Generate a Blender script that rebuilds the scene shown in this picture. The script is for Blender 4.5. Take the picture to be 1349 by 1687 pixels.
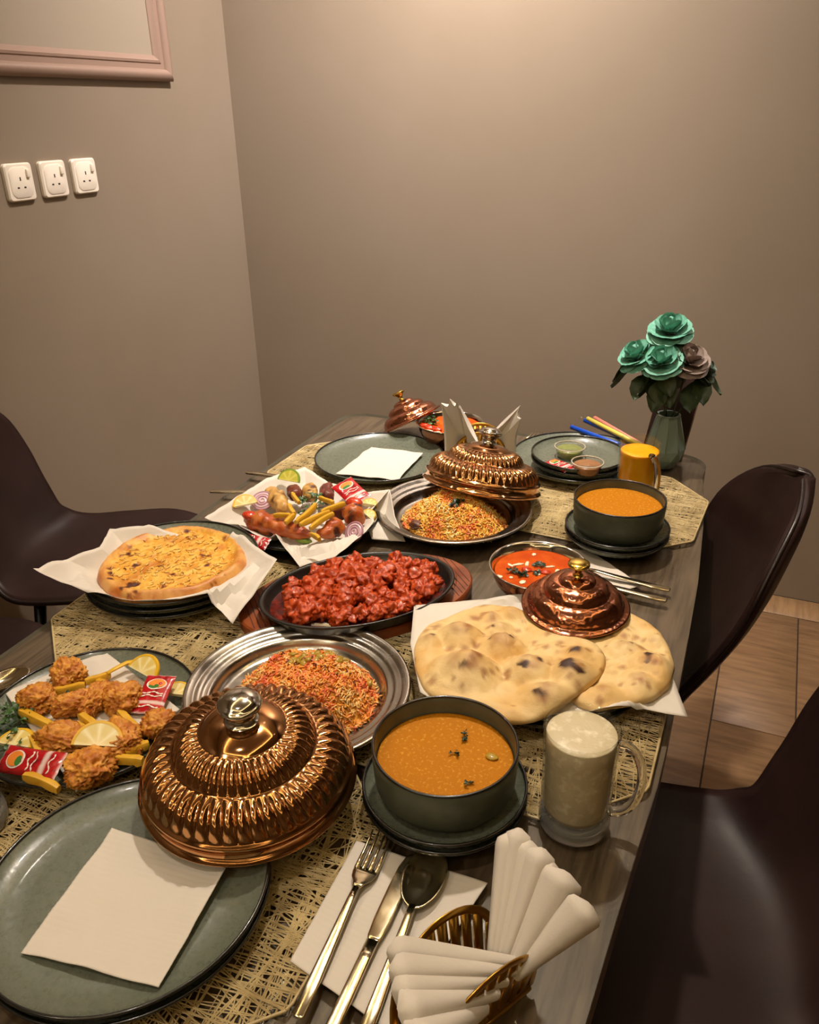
import bpy, bmesh, math, random
from mathutils import Vector, Matrix, noise, Euler
# ------------------------------------------------------------------ scene
SC = bpy.context.scene
for o in list(bpy.data.objects):
    bpy.data.objects.remove(o)
COL = SC.collection
R = math.radians
TZ = 0.75                                   # table surface

# camera: standing at the near right corner of the table, phone held at 1.42 m
cam_d = bpy.data.cameras.new('camera'); cam = bpy.data.objects.new('camera', cam_d); COL.objects.link(cam)
cam_d.sensor_fit = 'HORIZONTAL'; cam_d.sensor_width = 36.0; cam_d.lens = 36.0 * 1351 / 1349
cam_d.clip_start = 0.02; cam_d.clip_end = 50
yaw, pitch, roll = R(-24.173), R(25.979), R(-1.038)
fw = Vector((math.sin(yaw) * math.cos(pitch), math.cos(yaw) * math.cos(pitch), -math.sin(pitch)))
rt = Vector((math.cos(yaw), -math.sin(yaw), 0)); up = rt.cross(fw)
r2 = rt * math.cos(roll) + up * math.sin(roll); u2 = -rt * math.sin(roll) + up * math.cos(roll)
cam.matrix_world = Matrix(((r2.x, u2.x, -fw.x, 0), (r2.y, u2.y, -fw.y, 0), (r2.z, u2.z, -fw.z, 1.42), (0, 0, 0, 1)))
SC.camera = cam
SC.view_settings.view_transform = 'Standard'; SC.view_settings.look = 'None'
SC.view_settings.exposure = 0.0; SC.view_settings.gamma = 1.0
SC.view_settings.use_curve_mapping = False
SC.cycles.max_bounces = 6; SC.cycles.diffuse_bounces = 3; SC.cycles.glossy_bounces = 4; SC.cycles.use_adaptive_sampling = True; SC.cycles.adaptive_threshold = 0.015; SC.cycles.transparent_max_bounces = 16
SC.cycles.caustics_reflective = False; SC.cycles.caustics_refractive = False
SC.cycles.sample_clamp_indirect = 4.0

world = bpy.data.worlds.new('world'); SC.world = world; world.use_nodes = True
world.node_tree.nodes['Background'].inputs[0].default_value = (0.9, 0.75, 0.6, 1)
world.node_tree.nodes['Background'].inputs[1].default_value = 0.02

def downlight_lamp(loc, power, size=0.09, col=(1.0, 0.89, 0.78), spread=150, aim=None):
    d = bpy.data.lights.new('downlight_lamp', 'AREA'); d.shape = 'DISK'; d.size = size
    d.energy = power; d.color = col; d.spread = R(spread)
    o = bpy.data.objects.new('downlight_lamp', d); COL.objects.link(o); o.location = loc
    if aim:
        o.rotation_euler = (Vector(aim) - Vector(loc)).to_track_quat('-Z', 'Y').to_euler()
    return o
CEIL = 2.75
# (position, power, aim point or None): plain downlights, and one swivelled wall washer
LAMPS = [((-0.30, -0.15), 6, None, 150), ((-1.05, -1.5), 10, None, 150), ((-0.62, 1.97), 46, (-1.0, 2.54, 1.75), 112), ((-0.50, 1.42), 11.5, None, 92), ((0.85, 1.95), 8, (0.6, 2.54, 1.6), 112), ((1.2, -1.2), 4, None, 150), ((-1.53, 1.38), 2.6, None, 150)]
for (x, y), p, aim, spread in LAMPS:
    downlight_lamp((x, y, CEIL - 0.02), p, col=(1.0, 0.90, 0.87) if aim else (1.0, 0.88, 0.75), spread=spread, aim=aim)

# ------------------------------------------------------------------ helpers
def tag(o, label=None, cat=None, group=None, kind=None):
    if label: o['label'] = label
    if cat: o['category'] = cat
    if group: o['group'] = group
    if kind: o['kind'] = kind
    return o

def thing(name, label, cat, loc=(0, 0, 0), rotz=0.0, group=None, normal=None):
    o = bpy.data.objects.new(name, None); COL.objects.link(o)
    o.empty_display_size = 0.05; o.location = loc
    if normal is not None:
        q = Vector((0, 0, 1)).rotation_difference(Vector(normal).normalized())
        o.rotation_euler = (q.to_matrix() @ Matrix.Rotation(rotz, 3, 'Z')).to_euler()
    else:
        o.rotation_euler = (0, 0, rotz)
    return tag(o, label, cat, group)

class MB:
    """collects vertices, faces and an optional colour per vertex"""
    def __init__(s): s.v = []; s.f = []; s.c = []; s.mi = []
    def add(s, v, f, c=None, mi=0):
        n = len(s.v); s.v += [tuple(p) for p in v]
        s.f += [tuple(i + n for i in q) for q in f]; s.mi += [mi] * len(f)
        if c is not None:
            s.c += ([tuple(c)] * len(v) if not isinstance(c[0], (tuple, list)) else [tuple(q) for q in c])
        return s
    def xf(s, M):
        s.v = [tuple(M @ Vector(p)) for p in s.v]; return s
    def mesh(s, name, mats, smooth=True):
        me = bpy.data.meshes.new(name); me.from_pydata(s.v, [], s.f)
        for m in (mats if isinstance(mats, (list, tuple)) else [mats]): me.materials.append(m)
        if any(s.mi): me.polygons.foreach_set('material_index', s.mi)
        if len(s.c) == len(s.v) and s.c:
            a = me.color_attributes.new('Col', 'FLOAT_COLOR', 'POINT')
            a.data.foreach_set('color', [x for q in s.c for x in (q[0], q[1], q[2], 1.0)])
        if smooth: me.polygons.foreach_set('use_smooth', [True] * len(me.polygons))
        me.update(); return me
    def build(s, name, mats, parent=None, smooth=True, loc=None, rot=None, sharp=None):
        me = s.mesh(name, mats, smooth)
        if sharp is not None and smooth: me.set_sharp_from_angle(angle=R(sharp))
        return link(name, me, parent, loc, rot)

def link(name, me, parent=None, loc=None, rot=None):
    o = bpy.data.objects.new(name, me); COL.objects.link(o)
    if parent is not None: o.parent = parent
    if loc is not None: o.location = loc
    if rot is not None: o.rotation_euler = rot
    return o

def copy_tree(o, parent=None):
    c = o.copy(); COL.objects.link(c); c.parent = parent
    for ch in list(o.children): copy_tree(ch, c)
    return c

def lathe(prof, n=64, sx=1.0, sy=1.0, fl=None, close=False):
    """prof: (r, z) from start to end; r == 0 ends collapse to a pole"""
    v, f, idx = [], [], []
    for k, (r, z) in enumerate(prof):
        if r < 1e-6: idx.append([len(v)]); v.append((0, 0, z)); continue
        row = []
        for i in range(n):
            a = 2 * math.pi * i / n; rr, zz = (r, z) if fl is None else fl(k, a, r, z)
            row.append(len(v)); v.append((rr * math.cos(a) * sx, rr * math.sin(a) * sy, zz))
        idx.append(row)
    pairs = list(zip(idx[:-1], idx[1:])) + ([(idx[-1], idx[0])] if close else [])
    for A, B in pairs:
        for i in range(n):
            j = (i + 1) % n
            if len(A) == 1 and len(B) == 1: continue
            if len(A) == 1: f.append((A[0], B[j], B[i]))
            elif len(B) == 1: f.append((A[i], A[j], B[0]))
            else: f.append((A[i], A[j], B[j], B[i]))
    return v, f

def torus(r, z, m, n=64, k=8, sx=1.0, sy=1.0):
    return lathe([(r + m * math.cos(2 * math.pi * i / k), z + m * math.sin(2 * math.pi * i / k)) for i in range(k)], n, sx, sy, close=True)

def frames(path):
    P = [Vector(p) for p in path]; T = []
    for i in range(len(P)):
        T.append((P[min(i + 1, len(P) - 1)] - P[max(i - 1, 0)]).normalized())
    ref = Vector((0, 0, 1)) if abs(T[0].z) < 0.9 else Vector((1, 0, 0))
    u = T[0].cross(ref).normalized(); out = []
    for p, t in zip(P, T):
        u = (u - t * u.dot(t)).normalized(); out.append((p, t, u, t.cross(u)))
    return out

def tube(path, rad, n=10, caps=True, closed=False):
    """rad: number or list, or list of (ru, rv)"""
    F = frames(path); v, f = [], []
    for i, (p, t, u, w) in enumerate(F):
        r = rad[i] if isinstance(rad, (list, tuple)) else rad
        ru, rv = r if isinstance(r, tuple) else (r, r)
        for k in range(n):
            a = 2 * math.pi * k / n; v.append(p + u * (ru * math.cos(a)) + w * (rv * math.sin(a)))
    m = len(F)
    for i in range(m if closed else m - 1):
        for k in range(n):
            l = (k + 1) % n; j = (i + 1) % m
            f.append((i * n + k, i * n + l, j * n + l, j * n + k))
    if caps and not closed:
        f.append(tuple(range(n))[::-1]); f.append(tuple((m - 1) * n + k for k in range(n)))
    return v, f

def box(x0, x1, y0, y1, z0, z1):
    v = [(x, y, z) for z in (z0, z1) for y in (y0, y1) for x in (x0, x1)]
    return v, [(0, 2, 3, 1), (4, 5, 7, 6), (0, 1, 5, 4), (2, 6, 7, 3), (0, 4, 6, 2), (1, 3, 7, 5)]

def bevel_box(x0, x1, y0, y1, z0, z1, b=0.002, seg=2):
    bm = bmesh.new(); v, f = box(x0, x1, y0, y1, z0, z1); vs = [bm.verts.new(p) for p in v]
    for q in f: bm.faces.new([vs[i] for i in q])
    bmesh.ops.bevel(bm, geom=bm.edges[:], offset=b, segments=seg, affect='EDGES', profile=0.5)
    bm.verts.index_update(); r = ([tuple(p.co) for p in bm.verts], [tuple(x.index for x in q.verts) for q in bm.faces]); bm.free(); return r

def prism(outline, z0, z1):
    n = len(outline); v = [(x, y, z0) for x, y in outline] + [(x, y, z1) for x, y in outline]
    return v, [tuple(range(n))[::-1], tuple(range(n, 2 * n))] + [(i, (i + 1) % n, n + (i + 1) % n, n + i) for i in range(n)]

_ICO = {}
def ico(sub):
    if sub not in _ICO:
        bm = bmesh.new(); bmesh.ops.create_icosphere(bm, subdivisions=sub, radius=1.0); bm.verts.index_update()
        _ICO[sub] = ([tuple(p.co) for p in bm.verts], [tuple(x.index for x in q.verts) for q in bm.faces]); bm.free()
    return _ICO[sub]

def fbm(p, o=3):
    s, a, q = 0.0, 1.0, Vector(p)
    for _ in range(o): s += a * noise.noise(q); q = q * 2.1 + Vector((3.1, 1.7, 5.3)); a *= 0.5
    return s

def lerp3(a, b, t): return tuple(a[i] + (b[i] - a[i]) * t for i in range(3))
def clamp(x, a=0.0, b=1.0): return max(a, min(b, x))
def sstep(a, b, x): t = clamp((x - a) / (b - a)); return t * t * (3 - 2 * t)

def blob(seed, rx, ry, rz, amp=0.25, freq=1.6, sub=3, oct_=3, ridge=False, cols=None, flat=None, crisp=0.0):
    V, F = ico(sub); off = Vector((seed * 7.13, seed * 3.77, seed * 1.91)); v, c = [], []
    for p in V:
        q = Vector(p); n1 = fbm(q * freq + off, oct_)
        if ridge: n1 = 0.6 * noise.noise(q * freq * 0.8 + off) + 0.6 * (0.45 - abs(fbm(q * freq * 1.7 + off, 2)))
        n2 = 0.0
        if crisp:
            w = q + Vector((noise.noise(q * 2 + off), noise.noise(q * 2.2 - off), noise.noise(q * 1.9 + off * 2))) * .35
            n2 = crisp * ((0.30 - abs(noise.noise(w * freq * 3.2 + off))) + 0.6 * (0.25 - abs(noise.noise(w * freq * 6.5 - off))))
        s = 1 + amp * n1 + n2
        z = q.z * rz * s
        if flat is not None: z = max(z, -flat)
        v.append((q.x * rx * s, q.y * ry * s, z))
        if cols: c.append(lerp3(cols[0], cols[1], clamp(0.5 + 1.2 * noise.noise(q * 3.3 + off * 1.3) + .5 * noise.noise(q * 9 + off))))
    return (v, F, c) if cols else (v, F)

def hexc(h, k=1.0):
    h = h.lstrip('#'); o = []
    for i in (0, 2, 4):
        s = int(h[i:i + 2], 16) / 255; o.append((s / 12.92 if s <= 0.04045 else ((s + 0.055) / 1.055) ** 2.4) * k)
    return tuple(o)

# ------------------------------------------------------------------ materials
M = {}
def mat(name, col, rough=0.5, metal=0.0, spec=0.5, coat=0.0, bump=None, var=None, sss=0.0, trans=0.0, attr=False, sheen=0.0, ior=None, stretch=None, rvar=None, voro=None):
    m = bpy.data.materials.new(name); m.use_nodes = True; nt = m.node_tree; b = nt.nodes['Principled BSDF']
    c = hexc(col) if isinstance(col, str) else col
    b.inputs['Base Color'].default_value = (*c, 1); b.inputs['Roughness'].default_value = rough
    b.inputs['Metallic'].default_value = metal; b.inputs['Specular IOR Level'].default_value = spec
    b.inputs['Coat Weight'].default_value = coat; b.inputs['Coat Roughness'].default_value = 0.06
    b.inputs['Transmission Weight'].default_value = trans; b.inputs['Sheen Weight'].default_value = sheen
    if ior: b.inputs['IOR'].default_value = ior
    if sss:
        b.inputs['Subsurface Weight'].default_value = sss; b.inputs['Subsurface Radius'].default_value = (0.006, 0.003, 0.0015)
        b.inputs['Subsurface Scale'].default_value = 1.0
    tc = nt.nodes.new('ShaderNodeTexCoord'); src = tc.outputs['Object']
    if stretch:
        mp = nt.nodes.new('ShaderNodeMapping'); mp.inputs['Scale'].default_value = stretch
        nt.links.new(src, mp.inputs[0]); src = mp.outputs[0]
    def nz(scale, detail=4, rgh=0.55):
        n = nt.nodes.new('ShaderNodeTexNoise'); n.inputs['Scale'].default_value = scale; n.inputs['Detail'].default_value = detail
        n.inputs['Roughness'].default_value = rgh; nt.links.new(src, n.inputs['Vector']); return n
    base = None
    if attr:
        a = nt.nodes.new('ShaderNodeAttribute'); a.attribute_name = 'Col'; base = a.outputs['Color']
        nt.links.new(base, b.inputs['Base Color'])
    if var:
        scale, c2, lo, hi = var[:4]; c2 = hexc(c2) if isinstance(c2, str) else c2
        n = nz(scale); r = nt.nodes.new('ShaderNodeMapRange'); r.inputs[1].default_value = lo; r.inputs[2].default_value = hi
        nt.links.new(n.outputs['Fac'], r.inputs[0])
        x = nt.nodes.new('ShaderNodeMix'); x.data_type = 'RGBA'
        x.inputs['A'].default_value = (*c, 1); x.inputs['B'].default_value = (*c2, 1)
        if base is not None: nt.links.new(base, x.inputs['A'])
        nt.links.new(r.outputs[0], x.inputs['Factor']); nt.links.new(x.outputs['Result'], b.inputs['Base Color'])
    if rvar:
        n = nz(rvar[0]); r = nt.nodes.new('ShaderNodeMapRange'); r.inputs[1].default_value = 0.3; r.inputs[2].default_value = 0.7
        r.inputs[3].default_value = rvar[1]; r.inputs[4].default_value = rvar[2]
        nt.links.new(n.outputs['Fac'], r.inputs[0]); nt.links.new(r.outputs[0], b.inputs['Roughness'])
    if bump or voro:
        bn = nt.nodes.new('ShaderNodeBump')
        if voro:
            n = nt.nodes.new('ShaderNodeTexVoronoi'); n.feature = 'SMOOTH_F1'; n.inputs['Scale'].default_value = voro[0]
            nt.links.new(src, n.inputs['Vector']); h = n.outputs['Distance']; st, dist = voro[1:3]
        else:
            h = nz(bump[0], 5, 0.6).outputs['Fac']; st, dist = bump[1:3]
        bn.inputs['Strength'].default_value = st; bn.inputs['Distance'].default_value = dist
        nt.links.new(h, bn.inputs['Height']); nt.links.new(bn.outputs[0], b.inputs['Normal'])
    M[name] = m; return m

def thin_glass(name, tint=(0.96, 0.97, 0.95), ior=1.45, rough=0.01):
    m = bpy.data.materials.new(name); m.use_nodes = True; nt = m.node_tree; nt.nodes.clear()
    o = nt.nodes.new('ShaderNodeOutputMaterial'); x = nt.nodes.new('ShaderNodeMixShader'); lw = nt.nodes.new('ShaderNodeLayerWeight')
    t = nt.nodes.new('ShaderNodeBsdfTransparent'); g = nt.nodes.new('ShaderNodeBsdfGlossy'); lw.inputs[0].default_value = 0.5
    t.inputs[0].default_value = (*tint, 1); g.inputs['Roughness'].default_value = rough
    f0 = ((ior - 1) / (ior + 1)) ** 2                      # Schlick reflectance of a thin pane
    p = nt.nodes.new('ShaderNodeMath'); p.operation = 'POWER'; p.inputs[1].default_value = 5.0
    q = nt.nodes.new('ShaderNodeMath'); q.operation = 'MULTIPLY_ADD'; q.inputs[1].default_value = 1 - f0; q.inputs[2].default_value = f0
    nt.links.new(lw.outputs['Facing'], p.inputs[0]); nt.links.new(p.outputs[0], q.inputs[0])
    nt.links.new(q.outputs[0], x.inputs[0]); nt.links.new(t.outputs[0], x.inputs[1]); nt.links.new(g.outputs[0], x.inputs[2]); nt.links.new(x.outputs[0], o.inputs[0])
    M[name] = m; return m

def emit(name, col, s):
    m = bpy.data.materials.new(name); m.use_nodes = True; nt = m.node_tree; nt.nodes.clear()
    o = nt.nodes.new('ShaderNodeOutputMaterial'); e = nt.nodes.new('ShaderNodeEmission'); e.inputs[0].default_value = (*col, 1); e.inputs[1].default_value = s
    nt.links.new(e.outputs[0], o.inputs[0]); M[name] = m; return m

mat('wall_paint', '#877968', 0.40, bump=(220, 0.06, 0.0015), var=(1.3, '#817361', 0.35, 0.65))
mat('panel_paint', '#948876', 0.55, bump=(160, 0.08, 0.0015))
mat('moulding_paint', '#8f7768', 0.4)
mat('ceiling_paint', '#cfc6b8', 0.8)
mat('floor_wood', '#8a6a49', 0.5, var=(7, '#6e5236', 0.35, 0.7), stretch=(1, 9, 1), bump=(30, 0.15, 0.002))
mat('floor_wood_pale', '#96754f', 0.5, var=(7, '#7a5c3d', 0.35, 0.7), stretch=(9, 1, 1), bump=(30, 0.15, 0.002))
mat('floor_joint', '#2c2018', 0.8)
mat('leather', '#2a1a18', 0.42, spec=.24, bump=(90, 0.12, 0.002), var=(6, '#231513', 0.4, 0.6))
mat('leather_piping', '#1f1312', 0.32)
mat('leg_metal', '#0c0a09', 0.35, metal=0.6)
mat('table_wood', '#6b5847', 0.45, var=(16, '#46372b', 0.38, 0.66), stretch=(7, 0.5, 1), bump=(40, 0.2, 0.001))
mat('table_edge', '#2b241e', 0.5)
thin_glass('sheet_glass', (0.97, 0.98, 0.96), 1.4)
mat('sheet_glass_edge', '#8d9284', 0.2, trans=0.3)
thin_glass('mug_glass', (0.975, 0.975, 0.965), 1.4)
mat('mug_base_glass', '#f4f2ea', 0.03, trans=0.85, ior=1.45)
mat('handle_glass', '#ffffff', 0.0, trans=1.0, ior=1.45)
thin_glass('clear_plastic', (0.96, 0.96, 0.95), 1.35, 0.08)
mat('straw', '#cdb98a', 0.42, var=(25, '#a58f62', 0.35, 0.65))
mat('green_glaze', '#64695b', 0.3, coat=0.15, var=(240, '#595e51', 0.50, 0.66), rvar=(150, 0.2, 0.42), bump=(260, 0.12, 0.0008))
mat('green_matte', '#565a4a', 0.42, var=(45, '#4b4f40', 0.4, 0.65))
mat('black_rim', '#171614', 0.25, coat=0.4)
mat('steel', '#b9b4ab', 0.2, metal=1.0, rvar=(30, 0.16, 0.3))
mat('steel_bright', '#d3cec4', 0.12, metal=1.0)
mat('cutlery_steel', '#d9cdb0', 0.13, metal=1.0, rvar=(60, 0.1, 0.2))  # yellow light reflected by the steel is put into its base colour
mat('copper', '#c59163', 0.10, metal=1.0, rvar=(25, 0.07, 0.14))
mat('hammered_copper', '#bb7a5c', 0.17, metal=1.0, voro=(120, 0.5, 0.002))
mat('brass', '#cfae55', 0.18, metal=1.0)
mat('gold', '#b58a3e', 0.28, metal=1.0)
mat('paper_napkin', '#d2c9bd', 0.85, bump=(420, 0.18, 0.001))
mat('parchment', '#d5cdc2', 0.6, bump=(45, 0.25, 0.003))
mat('socket_white', '#e6dccb', 0.35)
mat('socket_dark', '#2a211a', 0.6)

# ------------------------------------------------------------------ room
LX, BY, RX, FY = -1.757, 2.538, 2.3, -3.4
def wallbox(name, b, m):
    o = MB().add(*box(*b)).build(name, M[m], smooth=False); o['kind'] = 'structure'; return o
wallbox('wall_left', (LX - 0.12, LX, FY, BY + 0.12, 0, CEIL), 'wall_paint')
wallbox('wall_back', (LX, RX + 0.12, BY, BY + 0.12, 0, CEIL), 'wall_paint')
wallbox('wall_right', (RX, RX + 0.12, FY, BY, 0, CEIL), 'wall_paint')
wallbox('wall_front', (LX - 0.12, RX + 0.12, FY - 0.12, FY, 0, CEIL), 'wall_paint')
ceil = wallbox('ceiling', (LX - 0.12, RX + 0.12, FY - 0.12, BY + 0.12, CEIL, CEIL + 0.1), 'ceiling_paint')
# dropped ring around the table with a warm light strip in its inner edge
emit('led_warm', (1.0, 0.74, 0.36), 14.0)
def cove(name, CX0, CX1, CY0, CY1, w=.018):
    m = MB(); st = MB()
    for b in ((CX0 - .1, CX1 + .1, CY0 - .1, CY0, CEIL - .09, CEIL), (CX0 - .1, CX1 + .1, CY1, CY1 + .1, CEIL - .09, CEIL), (CX0 - .1, CX0, CY0, CY1, CEIL - .09, CEIL), (CX1, CX1 + .1, CY0, CY1, CEIL - .09, CEIL)):
        m.add(*box(*b))
    tr = m.build(name, M['ceiling_paint'], smooth=False); tr['kind'] = 'structure'
    for b in ((CX0, CX1, CY0, CY0 + w, CEIL - .08, CEIL - .055), (CX0, CX1, CY1 - w, CY1, CEIL - .08, CEIL - .055), (CX0, CX0 + w, CY0 + w, CY1 - w, CEIL - .08, CEIL - .055), (CX1 - w, CX1, CY0 + w, CY1 - w, CEIL - .08, CEIL - .055)):
        st.add(*box(*b))
    st.build('light_strip', M['led_warm'], tr, smooth=False)
cove('trim_1', -1.15, 0.75, -0.95, 1.62)
cove('added_trim', -1.15, 1.6, -3.0, -1.25)  # unseen second ring, added behind the camera as warm light for the lids to reflect
emit('lamp_face', (1.0, 0.88, 0.7), 6.0)
for i, ((x, y), p, aim, spread) in enumerate(LAMPS):
    t = thing('ceiling_downlight', 'small round recessed ceiling downlight above the dining table', 'light', (x, y, CEIL - 0.001), group='recessed ceiling downlights')
    MB().add(*torus(0.055, -0.004, 0.006, 32)).build('trim_ring', M['steel_bright'], t)
    MB().add(*lathe([(0, -0.003), (0.05, -0.003), (0.05, 0.0), (0, 0)], 32)).build('lens', M['lamp_face'], t)

# wood-look floor: individual planks over a dark joint bed
fl = wallbox('floor', (LX - 0.12, RX + 0.12, FY - 0.12, BY + 0.12, -0.06, -0.003), 'floor_joint')
random.seed(4)
plank = MB().add(*bevel_box(-0.0985, 0.0985, 0, 1.197, -0.004, 0.0, 0.0015, 1)).mesh('plank', M['floor_wood'])
short = MB().add(*bevel_box(-0.0985, 0.0985, 0, 0.587, -0.004, 0.0, 0.0015, 1)).mesh('plank', M['floor_wood'])
x, k = 0.12 - 0.2 * 9, 0
while x < RX + 0.05:
    yend = 2.42; first = True
    while yend > FY:
        m_, L = (short, 0.5885) if (first and k % 2 == 1) else (plank, 1.1985)
        link('plank', m_, fl, (x, yend - L, 0)); yend -= L + 0.0; first = False
    x += 0.2; k += 1
bord = MB().add(*bevel_box(0, 0.8, 0, 0.114, -0.004, 0.0, 0.0015, 1)).mesh('plank', M['floor_wood_pale'])
for i in range(5):
    link('plank', bord, fl, (LX + 0.01 + i * 0.8015, 2.4225, 0))

# framed wall panel on the left wall
fr = thing('wall_panel_frame', 'brown painted moulded frame around a paler panel on the wall above the sockets', 'wall frame', (LX, 1.55, 1.95))
Y0, Y1, Z0, Z1 = -0.68, 0.68, -0.437, 0.437
prof = [(0, 0), (0.0, 0.016), (0.006, 0.022), (0.014, 0.026), (0.022, 0.025), (0.029, 0.018), (0.031, 0.013), (0.045, 0.013), (0.047, 0.016), (0.053, 0.017), (0.058, 0.012), (0.062, 0.01), (0.066, 0.006), (0.066, 0.0)]
cs = [(Y0, Z0), (Y1, Z0), (Y1, Z1), (Y0, Z1)]; ins = [(1, 1), (-1, 1), (-1, -1), (1, -1)]
for s in range(4):
    e = (s + 1) % 4; v, f = [], []
    for (cy_, cz_), (iy, iz) in ((cs[s], ins[s]), (cs[e], ins[e])):
        for w, h in prof: v.append((h, cy_ + iy * w, cz_ + iz * w))
    n = len(prof); f = [(i, i + 1, n + i + 1, n + i) for i in range(n - 1)] + [tuple(range(n)), tuple(range(n, 2 * n))[::-1]]
    MB().add(v, f).build('rail', M['moulding_paint'], fr, sharp=40)
MB().add(*box(0.0, 0.004, Y0 + 0.066, Y1 - 0.066, Z0 + 0.066, Z1 - 0.066)).build('panel', M['panel_paint'], fr, smooth=False)

# three switched sockets
def rrect(w, h, r, n=6):
    o = []
    for cx_, cy_, a0 in ((w - r, h - r, 0), (-w + r, h - r, 90), (-w + r, -h + r, 180), (w - r, -h + r, 270)):
        for i in range(n + 1):
            a = R(a0 + 90 * i / n); o.append((cx_ + r * math.cos(a), cy_ + r * math.sin(a)))
    return o
def layered(outs):
    """outs: list of (outline, height) with equal counts; lofted and capped"""
    v, f = [], []; n = len(outs[0][0])
    for ol, h in outs: v += [(h, y, z) for y, z in ol]
    for k in range(len(outs) - 1):
        for i in range(n): j = (i + 1) % n; f.append((k * n + i, k * n + j, (k + 1) * n + j, (k + 1) * n + i))
    f.append(tuple((len(outs) - 1) * n + i for i in range(n))); return v, f
def make_socket():
    t = thing('wall_socket', 'white', 'socket')
    MB().add(*layered([(rrect(.0425, .0435, .009), 0), (rrect(.0425, .0435, .009), .008), (rrect(.0395, .0405, .008), .0115), (rrect(.036, .037, .008), .0118)])).build('plate', M['socket_white'], t, sharp=35)
    fc = MB().add(*layered([(rrect(.034, .036, .018), .011), (rrect(.0335, .0355, .018), .0128), (rrect(.031, .033, .017), .0142)])).build('face', M['socket_white'], t, sharp=35)
    for (y, z, hw, hh) in ((-0.003, 0.008, .0018, .0042), (-0.013, -0.012, .0032, .0019), (0.0075, -0.012, .0032, .0019)):
        MB().add(*box(.0138, .0146, y - hw, y + hw, z - hh, z + hh)).build('pin_hole', M['socket_dark'], fc, smooth=False)
    MB().add(*bevel_box(.013, .0195, .017, .026, .010, .029, .0012)).build('rocker_switch', M['socket_white'], t)
    return t
s0 = make_socket()
for i, (y, lab) in enumerate(((1.597, 'white switched wall socket, end one away from the room corner'), (1.708, 'white switched wall socket in the middle of the row of three'), (1.817, 'white switched wall socket, the one closest to the room corner'))):
    o = s0 if i == 0 else copy_tree(s0)
    o.location = (LX, y, 1.281); tag(o, lab, 'socket', 'row of three wall sockets')

# ------------------------------------------------------------------ table
tb = thing('dining_table', 'dark wooden dining table covered by a clear glass sheet', 'table', (0, 0, 0))
right = [(-0.075, -0.10), (-0.062, 0.10), (-0.052, 0.30), (-0.047, 0.435), (-0.043, 0.53), (-0.038, 0.64), (-0.033, 0.73), (-0.033, 0.83), (-0.037, 1.04), (-0.041, 1.19), (-0.054, 1.39), (-0.066, 1.52), (-0.080, 1.63)]
def arc(cx_, cy_, r, a0, a1, n=8):
    return [(cx_ + r * math.cos(R(a0 + (a1 - a0) * i / n)), cy_ + r * math.sin(R(a0 + (a1 - a0) * i / n))) for i in range(n + 1)]
left = [(-0.932, 1.60), (-0.933, 1.45), (-0.932, 1.32), (-0.926, 1.05), (-0.913, 0.80), (-0.909, 0.62), (-0.905, 0.35), (-0.91, 0.10), (-0.92, -0.10)]
outline = right + arc(-0.140, 1.672, 0.062, -10, 86) + arc(-0.874, 1.668, 0.058, 92, 185) + left + arc(-0.86, -0.16, 0.06, 180, 270) + arc(-0.135, -0.16, 0.06, 270, 355)
MB().add(*prism(outline, TZ - 0.045, TZ - 0.0065)).build('table_top', [M['table_wood']], tb, smooth=False)
gl = MB(); n = len(outline); v, f = prism(outline, TZ - 0.0062, TZ)
gl.add(v, f[:2]); gl.f += f[2:]; gl.mi += [1] * (len(f) - 2)
gl.build('glass_sheet', [M['sheet_glass'], M['sheet_glass_edge']], tb, smooth=False)
for x, y in ((-0.56, 0.12), (-0.42, 0.12), (-0.56, 1.42), (-0.42, 1.42)):
    MB().add(*lathe([(0, 0), (.02, 0), (.032, .35), (.034, TZ - .045), (0, TZ - .045)], 20)).build('leg', M['leg_metal'], tb, loc=(x, y, 0))
MB().add(*box(-0.66, -0.32, 0.10, 0.14, TZ - .09, TZ - .045)).add(*box(-0.66, -0.32, 1.40, 1.44, TZ - .09, TZ - .045)).add(*box(-0.51, -0.47, 0.14, 1.40, TZ - .09, TZ - .045)).build('apron', M['table_edge'], tb, smooth=False)

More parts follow.
